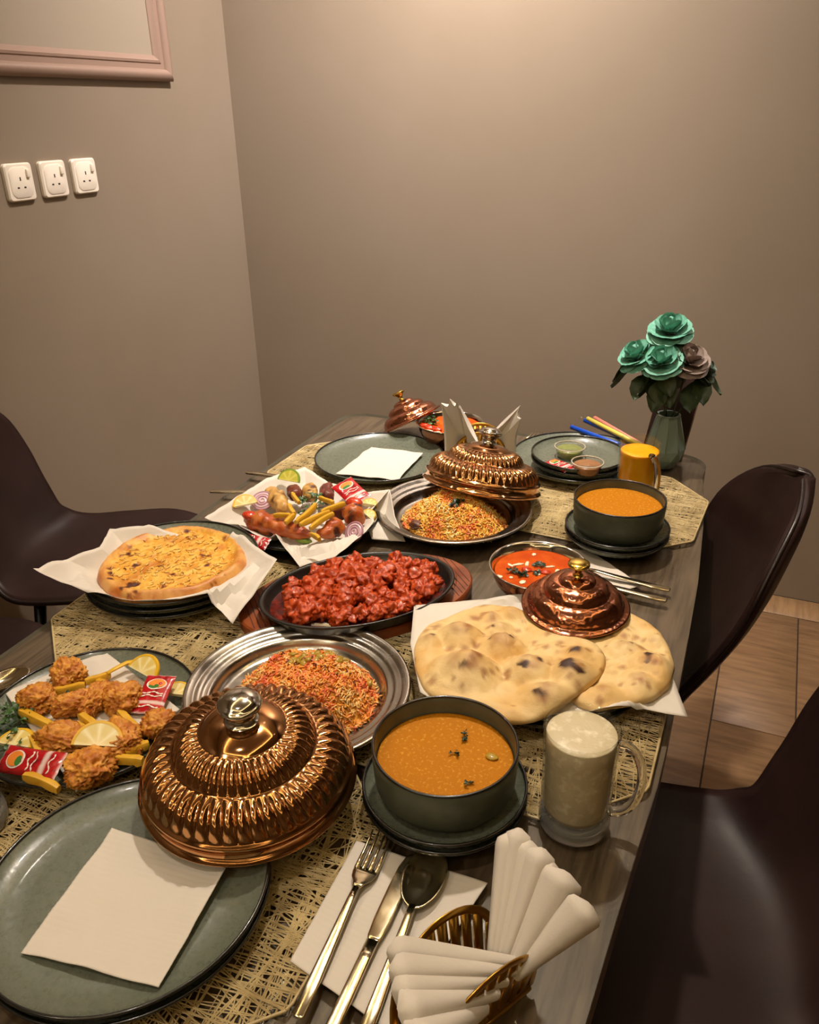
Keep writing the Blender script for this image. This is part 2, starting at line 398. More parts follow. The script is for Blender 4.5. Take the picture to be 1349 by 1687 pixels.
# ------------------------------------------------------------------ chairs (local: front = +X)
def make_chair():
    t = thing('dining_chair', 'c', 'chair')
    ctrl = [(0.232, .437), (0.215, .458), (0.12, .468), (0.0, .458), (-0.10, .452), (-0.170, .465), (-0.215, .508), (-0.255, .585), (-0.290, .672), (-0.320, .758), (-0.345, .832), (-0.357, .866)]
    hw = [0.13, 0.175, .212, .22, .212, .19, .172, .182, .195, .180, .115, .02]
    NU, NV = 56, 28
    def cr(a, u):
        k = u * (len(a) - 1); i = min(int(k), len(a) - 2); t_ = k - i
        p = [a[max(0, i - 1)], a[i], a[i + 1], a[min(len(a) - 1, i + 2)]]
        return 0.5 * (2 * p[1] + (p[2] - p[0]) * t_ + (2 * p[0] - 5 * p[1] + 4 * p[2] - p[3]) * t_ ** 2 + (3 * p[1] - p[0] - 3 * p[2] + p[3]) * t_ ** 3)
    X = [c[0] for c in ctrl]; Z = [c[1] for c in ctrl]; S = []
    for i in range(NU + 1):
        u = i / NU; x, z, w = cr(X, u), cr(Z, u), max(.004, cr(hw, u)); bk = sstep(.35, .62, u); row = []
        top = sstep(.8, 1.0, u)
        for j in range(NV + 1):
            q = -1 + 2 * j / NV
            row.append(Vector((x + bk * (0.055 * (1 - .7 * top)) * q * q, w * q, z + (1 - bk) * .022 * q * q + .02 * math.sin(math.pi * bk) * q * q)))
        S.append(row)
    def nrm(i, j):
        a = S[min(i + 1, NU)][j] - S[max(i - 1, 0)][j]; b = S[i][min(j + 1, NV)] - S[i][max(j - 1, 0)]
        return a.cross(b).normalized() * -1
    v, f = [], []; W = NV + 1
    for s, th in ((0, .015), (1, -.015)):
        for i in range(NU + 1):
            for j in range(W):
                e = min(1, 3.5 * min(i / NU, 1 - i / NU, j / NV, 1 - j / NV) + .55)
                v.append(S[i][j] + nrm(i, j) * th * e)
    K = (NU + 1) * W
    for i in range(NU):
        for j in range(NV):
            a, b, c, d = i * W + j, i * W + j + 1, (i + 1) * W + j + 1, (i + 1) * W + j
            f.append((a, b, c, d)); f.append((K + a, K + d, K + c, K + b))
    bd = [(0, j) for j in range(NV)] + [(i, NV) for i in range(NU)] + [(NU, j) for j in range(NV, 0, -1)] + [(i, 0) for i in range(NU, 0, -1)]
    for q in range(len(bd)):
        a = bd[q][0] * W + bd[q][1]; b = bd[(q + 1) % len(bd)]; b = b[0] * W + b[1]
        f.append((b, a, K + a, K + b))
    MB().add(v, f).build('shell', M['leather'], t)
    MB().add(*tube([S[i][j] for i, j in bd], .0042, 6, closed=True)).build('piping', M['leather_piping'], t)
    for sx, sy in ((.17, .15), (.17, -.15), (-.13, .15), (-.13, -.15)):
        MB().add(*tube([(sx * .8, sy * .75, .44), (sx * 1.15, sy * 1.2, 0)], [.014, .009], 12)).build('leg', M['leg_metal'], t)
    MB().add(*box(-.12, .15, -.12, .12, .428, .442)).build('seat_plate', M['leg_metal'], t, smooth=False)
    return t
ch = make_chair()
for i, (x, y, a, lab) in enumerate((
        (-0.248, 1.322, 180 + 14, 'dark brown leather shell chair tucked under the table beside the vase and soup bowl'),
        (-0.015, 0.805, 180 + 20, 'dark brown leather shell chair tucked in beside the frothy milk mug'),
        (-1.392, 1.278, 20, 'dark brown leather shell chair between table and wall sockets, near the bread'),
        (-1.36, 0.74, 15, 'dark brown leather shell chair beside the fried shrimp plate, mostly hidden by the table'))):
    o = ch if i == 0 else copy_tree(ch)
    o.location = (x, y, 0); o.rotation_euler = (0, 0, R(a)); tag(o, lab, 'chair', 'brown leather chairs around the table')

# ------------------------------------------------------------------ woven place mats
def place_mat(cx_, cy_, rot, lab, seed, hx=0.225, hy=0.165, cut=0.085):
    rnd = random.Random(seed)
    oct_ = [(-hx + cut, -hy), (hx - cut, -hy), (hx, -hy + cut), (hx, hy - cut), (hx - cut, hy), (-hx + cut, hy), (-hx, hy - cut), (-hx, -hy + cut)]
    def clip(p, d):
        t0, t1 = -9, 9
        for i in range(8):
            a = oct_[i]; b = oct_[(i + 1) % 8]; nx, ny = b[1] - a[1], -(b[0] - a[0])
            den = nx * d[0] + ny * d[1]; num = nx * (a[0] - p[0]) + ny * (a[1] - p[1])
            if abs(den) < 1e-9:
                if num < 0: return None
                continue
            t_ = num / den
            if den > 0: t1 = min(t1, t_)
            else: t0 = max(t0, t_)
        return (t0, t1) if t1 - t0 > 0.01 else None
    mb = MB()
    for k in range(470):
        ang = (0 if k % 2 else math.pi / 2) + rnd.gauss(0, .22)
        d = (math.cos(ang), math.sin(ang)); p = (rnd.uniform(-hx, hx), rnd.uniform(-hy, hy))
        c = clip(p, d)
        if not c: continue
        z = rnd.uniform(.0003, .0022); w = rnd.uniform(.00045, .0009); nx, ny = -d[1] * w, d[0] * w
        pts = []
        for q in range(4):
            t_ = c[0] + (c[1] - c[0]) * q / 3; wob = rnd.gauss(0, .0016) if 0 < q < 3 else 0
            x, y = p[0] + d[0] * t_ - d[1] * wob, p[1] + d[1] * t_ + d[0] * wob; zz = z + rnd.uniform(-.0003, .0003)
            pts += [(x + nx, y + ny, zz), (x - nx, y - ny, zz), (x, y, zz + w * 1.1)]
        f = []
        for q in range(3):
            a = 3 * q
            f += [(a, a + 1, a + 4, a + 3), (a + 1, a + 2, a + 5, a + 4), (a + 2, a, a + 3, a + 5)]
        mb.add(pts, f)
    t = thing('place_mat', lab, 'place mat', (cx_, cy_, TZ + .0003), rot, 'woven straw place mats')
    mb.build('woven_strands', M['straw'], t, smooth=False)['kind'] = 'stuff'
    loop = []
    for i in range(8):
        a, b = Vector((*oct_[i], .0015)), Vector((*oct_[(i + 1) % 8], .0015)); loop += [a.lerp(b, .03), a.lerp(b, .5), a.lerp(b, .97)]
    MB().add(*tube(loop, .0016, 6, closed=True)).build('edge_cord', M['straw'], t)
place_mat(-0.688, 1.395, 0.0, 'golden woven straw mat under the empty plate with a white napkin by the back wall', 1)
place_mat(-0.285, 1.425, R(-3), 'golden woven straw mat under the orange juice mug and soup bowl', 2, hy=.172)
place_mat(-0.690, 0.820, R(3), 'golden woven straw mat under the cheese bread plates', 3, hy=.172)
place_mat(-0.267, 0.805, R(0), 'golden woven straw mat under the naan bread plates', 4, hy=.176)
place_mat(-0.500, 0.445, R(0), 'golden woven straw mat under the green plate beside the large copper lid', 5, hy=.18)

# ------------------------------------------------------------------ crockery
BZ = TZ + 0.0032                        # top of a place mat
def plate_meshes(Rr):
    p = [(0, .011), (.70 * Rr, .011), (.80 * Rr, .0116), (.88 * Rr, .0138), (.95 * Rr, .0178), (.99 * Rr, .0222), (Rr, .0234), (1.0 * Rr, .0222), (.975 * Rr, .0172), (.90 * Rr, .011), (.80 * Rr, .0075), (.64 * Rr, .006), (.625 * Rr, 0), (.585 * Rr, 0), (.57 * Rr, .006), (0, .006)]
    return MB().add(*lathe(p, 96)).mesh('plate_body', M['green_glaze']), MB().add(*torus(.994 * Rr, .0229, .0017, 96)).mesh('black_rim', M['black_rim'])
_pm = {}
def plate(x, y, z, Rr, lab, group=None, name='dinner_plate', cat='plate', tilt=None):
    if Rr not in _pm: _pm[Rr] = plate_meshes(Rr)
    t = thing(name, lab, cat, (x, y, z), group=group, normal=tilt)
    link('plate_body', _pm[Rr][0], t); link('rim', _pm[Rr][1], t); return t
PIT = 0.0112
plate(-.708, 1.429, BZ, .135, 'green dinner plate holding only a spread white paper napkin, by the back wall')
plate(-.462, .378, BZ, .130, 'lower green dinner plate under the one with the ribbed napkin')
plate(-.462, .378, BZ + PIT, .130, 'large green dinner plate with a ribbed paper napkin beside the big copper lid')
plate(-.680, .561, BZ, .127, 'green dinner plate carrying fried shrimp and lemon')
for i, w in enumerate(('bottom', 'middle', 'top')):
    plate(-.799, .872, BZ + PIT * i, .133, 'green plate, %s of the three stacked under the cheese bread' % w)
plate(-.712, 1.132, BZ - .002, .133, 'green plate under the paper-lined mixed grill')
for i, w in enumerate(('lower', 'upper')):
    plate(-.200, .868, BZ + PIT * i, .130, 'green plate, %s of the two under the naan breads' % w)
plate(-.322, 1.582, BZ, .138, 'large green plate under two smaller plates beside the straws')
for i, w in enumerate(('lower', 'upper')):
    plate(-.316, 1.543, BZ + .0112 + PIT * i, .094, 'small green plate, %s of the two with the sauce cups' % w, name='side_plate')
for (x, y, who) in ((-.238, .608, 'the soup bowl next to the milk mug'), (-.186, 1.272, 'the soup bowl next to the orange juice')):
    for i, w in enumerate(('lower', 'upper')):
        plate(x, y, BZ + PIT * i, .086, 'green saucer, %s of the two under %s' % (w, who), name='saucer', cat='saucer')

def soup_bowl(x, y, lab):
    t = thing('soup_bowl', lab, 'bowl', (x, y, BZ + 2 * PIT), group=None)
    r = .0755
    p = [(0, .006), (.055, .006), (.066, .010), (.0705, .018), (r - .003, .055), (r - .0026, .0605), (r - .0012, .062), (r, .0605), (r, .05), (r - .002, .02), (.068, .009), (.058, .003), (.048, .0), (0, 0)]
    MB().add(*lathe(p, 96)).build('bowl_body', M['green_matte'], t)
    MB().add(*torus(r - .0013, .0614, .0017, 96)).build('rim', M['black_rim'], t)
    return t
soup_bowl(-.238, .609, 'straight-sided green bowl of lentil soup next to the milk mug')
soup_bowl(-.186, 1.272, 'straight-sided green bowl of soup next to the orange juice mug')

def steel_plate(x, y, z, lab):
    t = thing('steel_plate', lab, 'plate', (x, y, z))
    p = [(0, .005), (.098, .005), (.104, .007), (.108, .0125), (.110, .0185), (.113, .0205), (.117, .0198), (.120, .0222), (.124, .0255), (.1275, .0245), (.130, .0262), (.134, .0295), (.138, .0305), (.1405, .0295), (.1408, .0275), (.139, .0265), (.134, .0275), (.130, .0242), (.124, .0232), (.118, .0178), (.112, .0182), (.109, .0105), (.105, .0035), (.098, .0), (0, 0)]
    MB().add(*lathe(p, 128)).build('dish', M['steel'], t)
    return t
steel_plate(-.468, .694, BZ, 'round steel plate of orange rice half covered by the large copper lid')
steel_plate(-.473, 1.249, TZ + .0005, 'round steel plate of saffron rice with a copper lid propped behind')

# ------------------------------------------------------------------ fluted copper lids
def fluted_lid():
    base = [(.1085, 0.0), (.1115, .0012), (.1118, .003), (.1075, .0048), (.1058, .007), (.1062, .013), (.1075, .0165), (.1080, .0185), (.1068, .0205), (.1048, .0215), (.1042, .0228)]
    fl1 = [(.1036 - .0305 * t - .004 * math.sin(math.pi * t) * -1, .0235 + .0245 * t + .0052 * math.sin(math.pi * t)) for t in [i / 22 for i in range(23)]]
    mid = [(.0722, .0485), (.0715, .0500)]
    fl2 = [(.0710 - .0275 * t + .0025 * math.sin(math.pi * t), .0505 + .0175 * t + .0042 * math.sin(math.pi * t)) for t in [i / 18 for i in range(19)]]
    top = [(.0428, .0685), (.0415, .0700), (.036, .0738), (.029, .0768), (.022, .0785), (.0175, .0792)]
    prof = base + fl1 + mid + fl2 + top; NF = 46
    b0, m0 = len(base), len(base) + len(fl1) + len(mid)
    def fl(k, a, r, z):
        d = 0
        if b0 <= k < b0 + 23: t = (k - b0) / 22; A = .0046
        elif m0 <= k < m0 + 19: t = (k - m0) / 18; A = .0036
        else: return r, z
        env = min(1, 4.0 * t + .15) * min(1, 3.6 * (1 - t)); ph = NF * (a + .07 * t)
        w = abs(math.sin(ph / 2)) ** .62
        d = A * env * (w - .55)
        return r + d * .55, z + d * .85
    outer, F = lathe(prof, NF * 12, fl=fl)
    inner = [(r - .0015, z - .0015) for r, z in prof]
    v2, f2 = lathe(inner[::-1], 96)
    return MB().add(outer, F).add(v2, f2).mesh('lid_dome', M['copper'])
lid_me = fluted_lid()
knob_me = MB().add(*lathe([(.0178, .0786), (.0150, .0800), (.0128, .0835), (.0125, .0875), (.0138, .0905), (.0185, .0945), (.0218, .0970), (.0226, .0990), (.0218, .1010), (.0200, .1022), (.0192, .1025), (.0180, .1048), (.0130, .1078), (.0070, .1092), (0, .1096)], 48)).mesh('knob', M['steel_bright'])
def big_lid(c, nrm_, rot, lab):
    t = thing('serving_lid', lab, 'lid', c, rot, 'fluted copper serving lids', normal=nrm_)
    link('lid_dome', lid_me, t); k = link('knob', knob_me, t); k['label'] = 'silver knob'; return t
big_lid((-.4225, .5225, .8015), (.035, -.055, 1), 0.3, 'large fluted copper lid resting on the green plate and the orange rice')
big_lid((-.449, 1.330, .7925), (.065, .272, .96), 1.0, 'large fluted copper lid propped on the saffron rice before the back napkins')

# ------------------------------------------------------------------ hammered copper bowls and lids
def hammered_bowl(x, y, z, lab):
    t = thing('curry_bowl', lab, 'bowl', (x, y, z))
    out = [(.030, 0), (.034, .001), (.036, .004), (.034, .008), (.040, .011), (.052, .019), (.062, .031), (.0675, .044), (.0695, .054), (.0725, .0575), (.0738, .059)]
    inn = [(.0735, .0605), (.0715, .060), (.0690, .0575), (.0665, .050), (.0605, .034), (.050, .021), (.036, .0135), (0, .012)]
    MB().add(*lathe([(0, .002)] + out, 72)).build('copper_shell', M['hammered_copper'], t)
    MB().add(*lathe([(.0738, .059)] + inn, 72)).build('steel_lining', M['steel_bright'], t)
    return t
hammered_bowl(-.262, 1.050, TZ + .0005, 'hammered copper bowl of creamy orange curry beside the naan breads')
hammered_bowl(-.612, 1.588, TZ + .0005, 'hammered copper bowl of curry at the back beside the propped small lid')
def small_lid(c, nrm_, lab):
    t = thing('bowl_lid', lab, 'lid', c, 0, 'hammered copper bowl lids', normal=nrm_)
    p = [(.0715, 0), (.0735, .0006), (.0738, .0022), (.0712, .0034), (.0665, .0044), (.0648, .0060), (.0640, .0095), (.0612, .0155), (.0565, .0205), (.0512, .0238), (.0470, .0248), (.0450, .0250), (.0442, .0262), (.0436, .0292), (.0405, .0342), (.0355, .0380), (.0298, .0402), (.0262, .0406), (.0250, .0408), (.0243, .0422), (.0225, .0450), (.0180, .0478), (.0120, .0492), (.0070, .0497)]
    MB().add(*lathe(p, 96)).add(*lathe([(r - .0012, z - .0012) for r, z in p][::-1], 64)).build('lid_dome', M['hammered_copper'], t)
    k = MB().add(*lathe([(.0085, .0490), (.0060, .0505), (.0046, .0540), (.0052, .0575), (.0090, .0620), (.0135, .0650), (.0150, .0668), (.0146, .0684), (.0110, .0702), (.0055, .0710), (0, .0712)], 32)).build('knob', M['brass'], t)
    k['label'] = 'brass mushroom knob'; return t
small_lid((-.186, .9655, .8065), (.02, -.06, 1), 'hammered copper lid with brass knob lying on the naan breads')
small_lid((-.7205, 1.624, .7885), (-.49, .07, .87), 'hammered copper lid with brass knob leaning on the back curry bowl')

# ------------------------------------------------------------------ glass mugs
def mug(x, y, z, ang, lab):
    t = thing('glass_mug', lab, 'mug', (x, y, z))
    ro = [(.0355, .004), (.0368, .010), (.0362, .018), (.0355, .030), (.0358, .06), (.0368, .10), (.0378, .122), (.0376, .1255)]
    ri = [(.0366, .1265), (.0357, .1255), (.0355, .122), (.0346, .10), (.0336, .06), (.0333, .030), (.0318, .0215), (0, .0205)]
    MB().add(*lathe(ro + ri, 72)).build('glass_wall', M['mug_glass'], t)
    MB().add(*lathe([(0, .003), (.028, .002), (.0325, 0.0), (.0358, .003), (.0366, .009), (.0358, .0165), (.0315, .0195), (0, .0195)], 64)).build('thick_base', M['mug_base_glass'], t)
    pts = []
    for i in range(17):
        a = R(100 - 200 * i / 16); pts.append((.034 + .026 * max(0, math.cos(a)) ** .8 + .002, 0, .066 + .044 * math.sin(a)))
    MB().add(*tube(pts, [(.0062, .0046)] * 17, 14)).build('handle', M['handle_glass'], t, rot=(0, 0, ang))
    return t
def drink(x, y, z, name, lab, m, top=.112):
    o = MB().add(*lathe([(0, .0212), (.031, .0214), (.0328, .030), (.0331, .06), (.0341, .10), (.0347, top - .001), (.0338, top), (.02, top - .0004), (0, top)], 64)).build(name, M[m], loc=(x, y, z))
    tag(o, lab, 'drink'); return o
mat('milk', '#c9bb98', 0.4, var=(90, '#e6dcc0', .5, .7), bump=(260, .35, .0015))
mat('juice', '#ffb814', 0.3, sss=.3, var=(30, '#fba70e', .4, .6))
mug(-.106, .640, TZ + .0008, R(12), 'glass mug of pale frothy milk drink beside the lentil soup'); drink(-.106, .640, TZ + .0008, 'milk_drink', 'pale frothy milk drink filling the mug beside the lentil soup', 'milk', .119)
mug(-.184, 1.440, BZ, R(-48), 'glass mug of orange juice in front of the rose vase'); drink(-.184, 1.440, BZ, 'orange_juice', 'bright orange juice filling the mug before the rose vase', 'juice', .107)
mug(-.684, .388, BZ, R(200), 'glass mug of milky drink between the shrimp plate and the napkin plate'); drink(-.684, .388, BZ, 'milk_drink', 'pale drink in the mug between the shrimp and napkin plates', 'milk', .117)

# ------------------------------------------------------------------ sizzler
mat('sizzler_wood', '#8c4620', 0.38, coat=.2, var=(9, '#743518', .4, .65), stretch=(1, 6, 1))
mat('cast_iron', '#15120f', 0.32, spec=.6, bump=(120, .15, .001))
mat('wood_groove', '#3c1a10', 0.6)
SA = R(45)
wb = thing('sizzler_board', 'oval orange-brown wooden board under the black sizzler pan', 'board', (-.507, .938, TZ + .0005), SA)
MB().add(*lathe([(0, 0), (.97, 0), (1.0, .003), (1.0, .0155), (.985, .018), (.86, .018), (.85, .0165), (0, .0165)], 96, .182, .110)).build('board', M['sizzler_wood'], wb, sharp=40)
for s in (-1, 1):
    for k in range(5):
        x = s * (.135 + .008 * k) ; w = .108 * math.sqrt(max(0, 1 - (x / .178) ** 2))
        x2 = x - s * .0
        MB().add(*box(x - .0006, x + .0006, -w * .97, w * .97, .0172, .0184)).build('groove', M['wood_groove'], wb, smooth=False)
pan = thing('sizzler_pan', 'oval black cast iron pan full of red chicken pieces', 'pan', (-.495, .916, TZ + .0185), SA)
MB().add(*lathe([(0, .005), (.82, .005), (.90, .009), (.955, .021), (.975, .0245), (1.0, .0255), (1.012, .0245), (1.01, .022), (.985, .0195), (.94, .008), (.86, .001), (.8, 0), (0, 0)], 96, .146, .0985)).build('pan_body', M['cast_iron'], pan)

# ------------------------------------------------------------------ cutlery (local: head towards +X, handle end at x = 0)
def loft(st, n=12):
    """st: (x, z, half width, half thickness)"""
    v, f = [], []
    for x, z, w, h in st:
        for k in range(n):
            a = 2 * math.pi * k / n; c, s = math.cos(a), math.sin(a)
            v.append((x, w * math.copysign(abs(c) ** .55, c), z + h * math.copysign(abs(s) ** .55, s)))
    for i in range(len(st) - 1):
        for k in range(n): l = (k + 1) % n; f.append((i * n + k, i * n + l, (i + 1) * n + l, (i + 1) * n + k))
    f.append(tuple(range(n))[::-1]); f.append(tuple((len(st) - 1) * n + k for k in range(n))); return v, f
HANDLE = [(0, .003, .0035, .0012), (.002, .003, .0058, .0018), (.03, .0035, .0060, .0021), (.08, .006, .0046, .0019), (.115, .0085, .0034, .0017), (.128, .0082, .0032, .0016)]
def fork_parts(t):
    MB().add(*loft(HANDLE)).build('handle', M['cutlery_steel'], t)
    mb = MB().add(*loft([(.126, .0083, .0032, .0014), (.134, .0068, .0060, .0011), (.141, .0048, .0105, .0009), (.148, .0038, .0122, .0009), (.154, .0036, .0124, .0009)]))
    for i in range(4):
        y = -.0102 + i * .0068
        mb.add(*[[(p[0], p[1] + y, p[2]) for p in q] if k == 0 else q for k, q in enumerate(loft([(.152, .0037, .0021, .0009), (.172, .0044, .0017, .0008), (.190, .0062, .0013, .0007), (.198, .0072, .0006, .0004)], 8))])
    mb.build('tines', M['cutlery_steel'], t)
def spoon_parts(t):
    MB().add(*loft(HANDLE)).build('handle', M['cutlery_steel'], t)
    v, f = [], []; NR, NA = 10, 40
    for lay in (0, 1):
        for i in range(NR + 1):
            s = i / NR
            for k in range(NA):
                a = 2 * math.pi * k / NA; cx_ = math.cos(a); y = .0205 * s * math.sin(a) * (1 + .10 * cx_)
                v.append((.160 + .036 * s * cx_, y, .0088 - .0078 * (1 - s * s) - lay * .0011))
    off = (NR + 1) * NA
    for i in range(NR):
        for k in range(NA):
            l = (k + 1) % NA; a, b, c, d = i * NA + k, i * NA + l, (i + 1) * NA + l, (i + 1) * NA + k
            f += [(a, d, c, b), (off + a, off + b, off + c, off + d)]
    for k in range(NA): l = (k + 1) % NA; f.append((NR * NA + k, off + NR * NA + k, off + NR * NA + l, NR * NA + l))
    MB().add(v, f).build('spoon_bowl', M['cutlery_steel'], t)
def knife_parts(t):
    MB().add(*loft([(0, .003, .0035, .0012), (.002, .003, .0058, .0022), (.03, .0035, .0062, .0026), (.09, .0045, .0056, .0026), (.108, .0045, .0058, .0024)])).build('handle', M['cutlery_steel'], t)
    MB().add(*loft([(.107, .0045, .0048, .0014), (.112, .0045, .0066, .0010), (.130, .0045, .0082, .0008), (.165, .0045, .0088, .0007), (.190, .0045, .0082, .0006), (.203, .0045, .0056, .0005), (.208, .0045, .0016, .0004)])).build('blade', M['cutlery_steel'], t)
def cutlery(kind, p0, p1, z, lab):
    a = math.atan2(p1[1] - p0[1], p1[0] - p0[0])
    t = thing({'fork': 'table_fork', 'spoon': 'table_spoon', 'knife': 'table_knife'}[kind], lab, kind, (p0[0], p0[1], z), a)
    {'fork': fork_parts, 'spoon': spoon_parts, 'knife': knife_parts}[kind](t); return t
def away(tip, back, L):
    d = (Vector(back) - Vector(tip)).normalized(); return tuple(Vector(tip) + d * L)
NZ = TZ + .0062
for kind, tip, back, lab, z in (
    ('fork', (-.279, .540), (-.262, .340), 'steel fork with yellow light in its tint on the ribbed napkin beside the soup saucer', NZ),
    ('knife', (-.240, .528), (-.232, .345), 'steel knife with yellow light in its tint on the ribbed napkin between fork and spoon', NZ),
    ('spoon', (-.222, .541), (-.206, .350), 'steel spoon with yellow light in its tint on the ribbed napkin next to the napkin holder', NZ),
    ('spoon', (-.838, .612), (-.905, .41), 'steel spoon on the table edge beside the shrimp plate', TZ + .001),
    ('knife', (-.735, 1.292), (-.93, 1.284), 'steel knife with its handle over the table edge beside the mixed grill', TZ + .006),
    ('fork', (-.765, 1.232), (-.945, 1.180), 'steel fork with its handle over the table edge beside the mixed grill', TZ + .006),
    ('fork', (-.275, 1.152), (-.085, 1.141), 'steel fork on a napkin beside the creamy curry bowl, away from the naan', TZ + .0035),
    ('knife', (-.285, 1.122), (-.083, 1.108), 'steel knife on a napkin beside the creamy curry bowl, next to the naan', TZ + .0035),
    ('fork', (-.449, 1.728), (-.470, 1.54), 'steel fork on the table between the back napkins and the sauce plates', TZ + .0035),
    ('knife', (-.433, 1.722), (-.452, 1.52), 'steel knife on the table beside the sauce plates', TZ + .0035)):
    L = {'fork': .198, 'spoon': .196, 'knife': .208}[kind]
    cutlery(kind, away(tip, back, L), tip, z, lab)

# ------------------------------------------------------------------ napkins and papers
def solid(o, th=.0006):
    m = o.modifiers.new('thickness', 'SOLIDIFY'); m.thickness = th; m.offset = 1; return o
def flat_napkin(corners, lab, seed, lift=.002, ribs=True, group=None, N=28):
    """four corners (x, y, z); a slightly wavy sheet between them"""
    A, B, C_, D = [Vector(p) for p in corners]; o0 = (A + B + C_ + D) / 4; v, f = [], []
    for i in range(N + 1):
        for j in range(N + 1):
            s, t = i / N, j / N; p = A.lerp(B, s).lerp(D.lerp(C_, s), t)
            z = lift * (fbm((p.x * 22 + seed, p.y * 22, seed), 2)) + (.00022 * math.sin(t * 150) if ribs else 0)
            e = max(abs(2 * s - 1), abs(2 * t - 1)); z += lift * .8 * e ** 4
            v.append((p.x - o0.x, p.y - o0.y, p.z - o0.z + max(z, -lift * .25)))
    for i in range(N):
        for j in range(N): a = i * (N + 1) + j; f.append((a, a + 1, a + N + 2, a + N + 1))
    o = MB().add(v, f).build('paper_napkin', M['paper_napkin'], loc=o0); solid(o, .0009)
    return tag(o, lab, 'napkin', group)
flat_napkin([(-0.524, 0.4251, 0.777), (-0.3863, 0.4307, 0.782), (-0.37, 0.3081, 0.78), (-0.5015, 0.2883, 0.777)], 'ribbed white paper napkin on the green plate beside the large copper lid', 1, .003, N=72)
flat_napkin([(-0.7545, 1.3224, 0.768), (-0.7493, 1.4755, 0.77), (-0.632, 1.4839, 0.77), (-0.6249, 1.3381, 0.768)], 'plain white paper napkin on the empty green plate by the back wall', 2, .003)
flat_napkin([(-0.302, 0.5261, 0.7535), (-0.1628, 0.5296, 0.7535), (-0.1907, 0.3651, 0.7535), (-0.2955, 0.3862, 0.7535)], 'ribbed white paper napkin under the steel fork, knife and spoon', 3, .001, N=64)
flat_napkin([(-0.2603, 1.2181, 0.751), (-0.2192, 1.2278, 0.751), (-0.1214, 1.1465, 0.751), (-0.1642, 1.0887, 0.751)], 'white paper napkin under the cutlery beside the creamy curry', 4, .0012)
flat_napkin([(-0.4785, 1.6061, 0.751), (-0.4567, 1.6813, 0.751), (-0.4009, 1.5809, 0.751), (-0.4227, 1.4692, 0.751)], 'white paper napkin peeking from under the plate of sauce cups', 5, .0008)
flat_napkin([(-0.8082, 0.5482, 0.771), (-0.7549, 0.6665, 0.771), (-0.5837, 0.6075, 0.771), (-0.6006, 0.4544, 0.771)], 'ribbed paper napkin under the fried shrimp on the green plate', 6, .0016, N=56)

def plate_top(u):
    k = [(0, .011), (.70, .011), (.80, .0116), (.88, .0138), (.94, .0178), (.975, .0240), (1.02, .0252), (1.10, .0205)]
    for (a, za), (b, zb) in zip(k[:-1], k[1:]):
        if a <= u <= b: return za + (zb - za) * (u - a) / (b - a)
    return None
def sheet(name, outline, center, lab, seed, s0=.55, crease=.006, mt='parchment', cat='paper', NR=16, over=None):
    """paper sheet from a real outline (x, y, z), flat in the middle, creased towards the edge"""
    P = [Vector(p) for p in outline]; c = Vector(center); E = []
    for i in range(len(P)):
        a, b = P[i], P[(i + 1) % len(P)]; n = max(2, int((b - a).length / .008))
        E += [a.lerp(b, k / n) for k in range(n)]
    v, f = [(0, 0, 0)], []; n = len(E)
    for r in range(1, NR + 1):
        s = r / NR
        for q in E:
            p = c + (q - c) * s; w = max(0, (s - s0) / (1 - s0))
            rd = abs(noise.noise(Vector((p.x * 26 + seed, p.y * 26, seed)))) - .2
            z = (q.z - c.z) * w ** 1.5 + crease * w * rd * (1 - .35 * w)
            if over:                                   # the sheet lies on the plate, never through it
                for ox, oy, oz, oR in over:
                    zt = plate_top(math.hypot(p.x - ox, p.y - oy) / oR)
                    if zt is not None: z = max(z, oz + zt + (.006 if zt > .0125 else .0012) - c.z)
            v.append((p.x - c.x, p.y - c.y, z))
    for k in range(n): f.append((0, 1 + k, 1 + (k + 1) % n))
    for r in range(NR - 1):
        for k in range(n):
            l = (k + 1) % n; a = 1 + r * n; f.append((a + k, a + n + k, a + n + l, a + l))
    o = MB().add(v, f).build(name, M[mt], loc=c, sharp=22); solid(o, .0005)
    return tag(o, lab, cat)
sheet('parchment_sheet', [(-0.9219, 0.7212, 0.835), (-0.915, 0.7763, 0.825), (-0.8963, 0.8252, 0.825), (-0.9314, 0.8858, 0.82), (-0.8795, 0.9189, 0.822), (-0.8281, 0.9347, 0.802), (-0.7858, 0.9246, 0.792), (-0.7566, 0.9305, 0.795), (-0.7429, 0.9585, 0.816), (-0.6224, 0.8986, 0.822), (-0.6227, 0.8363, 0.8), (-0.6258, 0.7809, 0.78), (-0.6788, 0.8004, 0.79), (-0.7043, 0.7727, 0.792), (-0.7176, 0.7638, 0.792), (-0.752, 0.7514, 0.79), (-0.8188, 0.7417, 0.795), (-0.8734, 0.7311, 0.815)], (-.792, .862, TZ + .0395), 'crumpled white parchment sheet under the round cheese bread', 11, .58, .016, NR=24, over=[(-.799, .872, BZ + 2 * PIT, .133)])
sheet('parchment_sheet', [(-0.8388, 1.0094, 0.8), (-0.8296, 1.0835, 0.805), (-0.8256, 1.1868, 0.805), (-0.7862, 1.2593, 0.805), (-0.7287, 1.2452, 0.788), (-0.6466, 1.2288, 0.786), (-0.5843, 1.2142, 0.81), (-0.5904, 1.1532, 0.795), (-0.5722, 1.1252, 0.79), (-0.5721, 1.0917, 0.785), (-0.583, 1.0039, 0.78), (-0.6264, 0.9655, 0.772), (-0.6664, 0.9887, 0.784), (-0.6977, 1.0112, 0.796), (-0.7103, 1.0033, 0.786), (-0.744, 1.0109, 0.786), (-0.7892, 1.0342, 0.786), (-0.8103, 1.009, 0.795)], (-.712, 1.134, TZ + .0165), 'white parchment sheet lining the mixed grill plate', 12, .62, .008, NR=24, over=[(-.712, 1.132, BZ - .002, .133)])
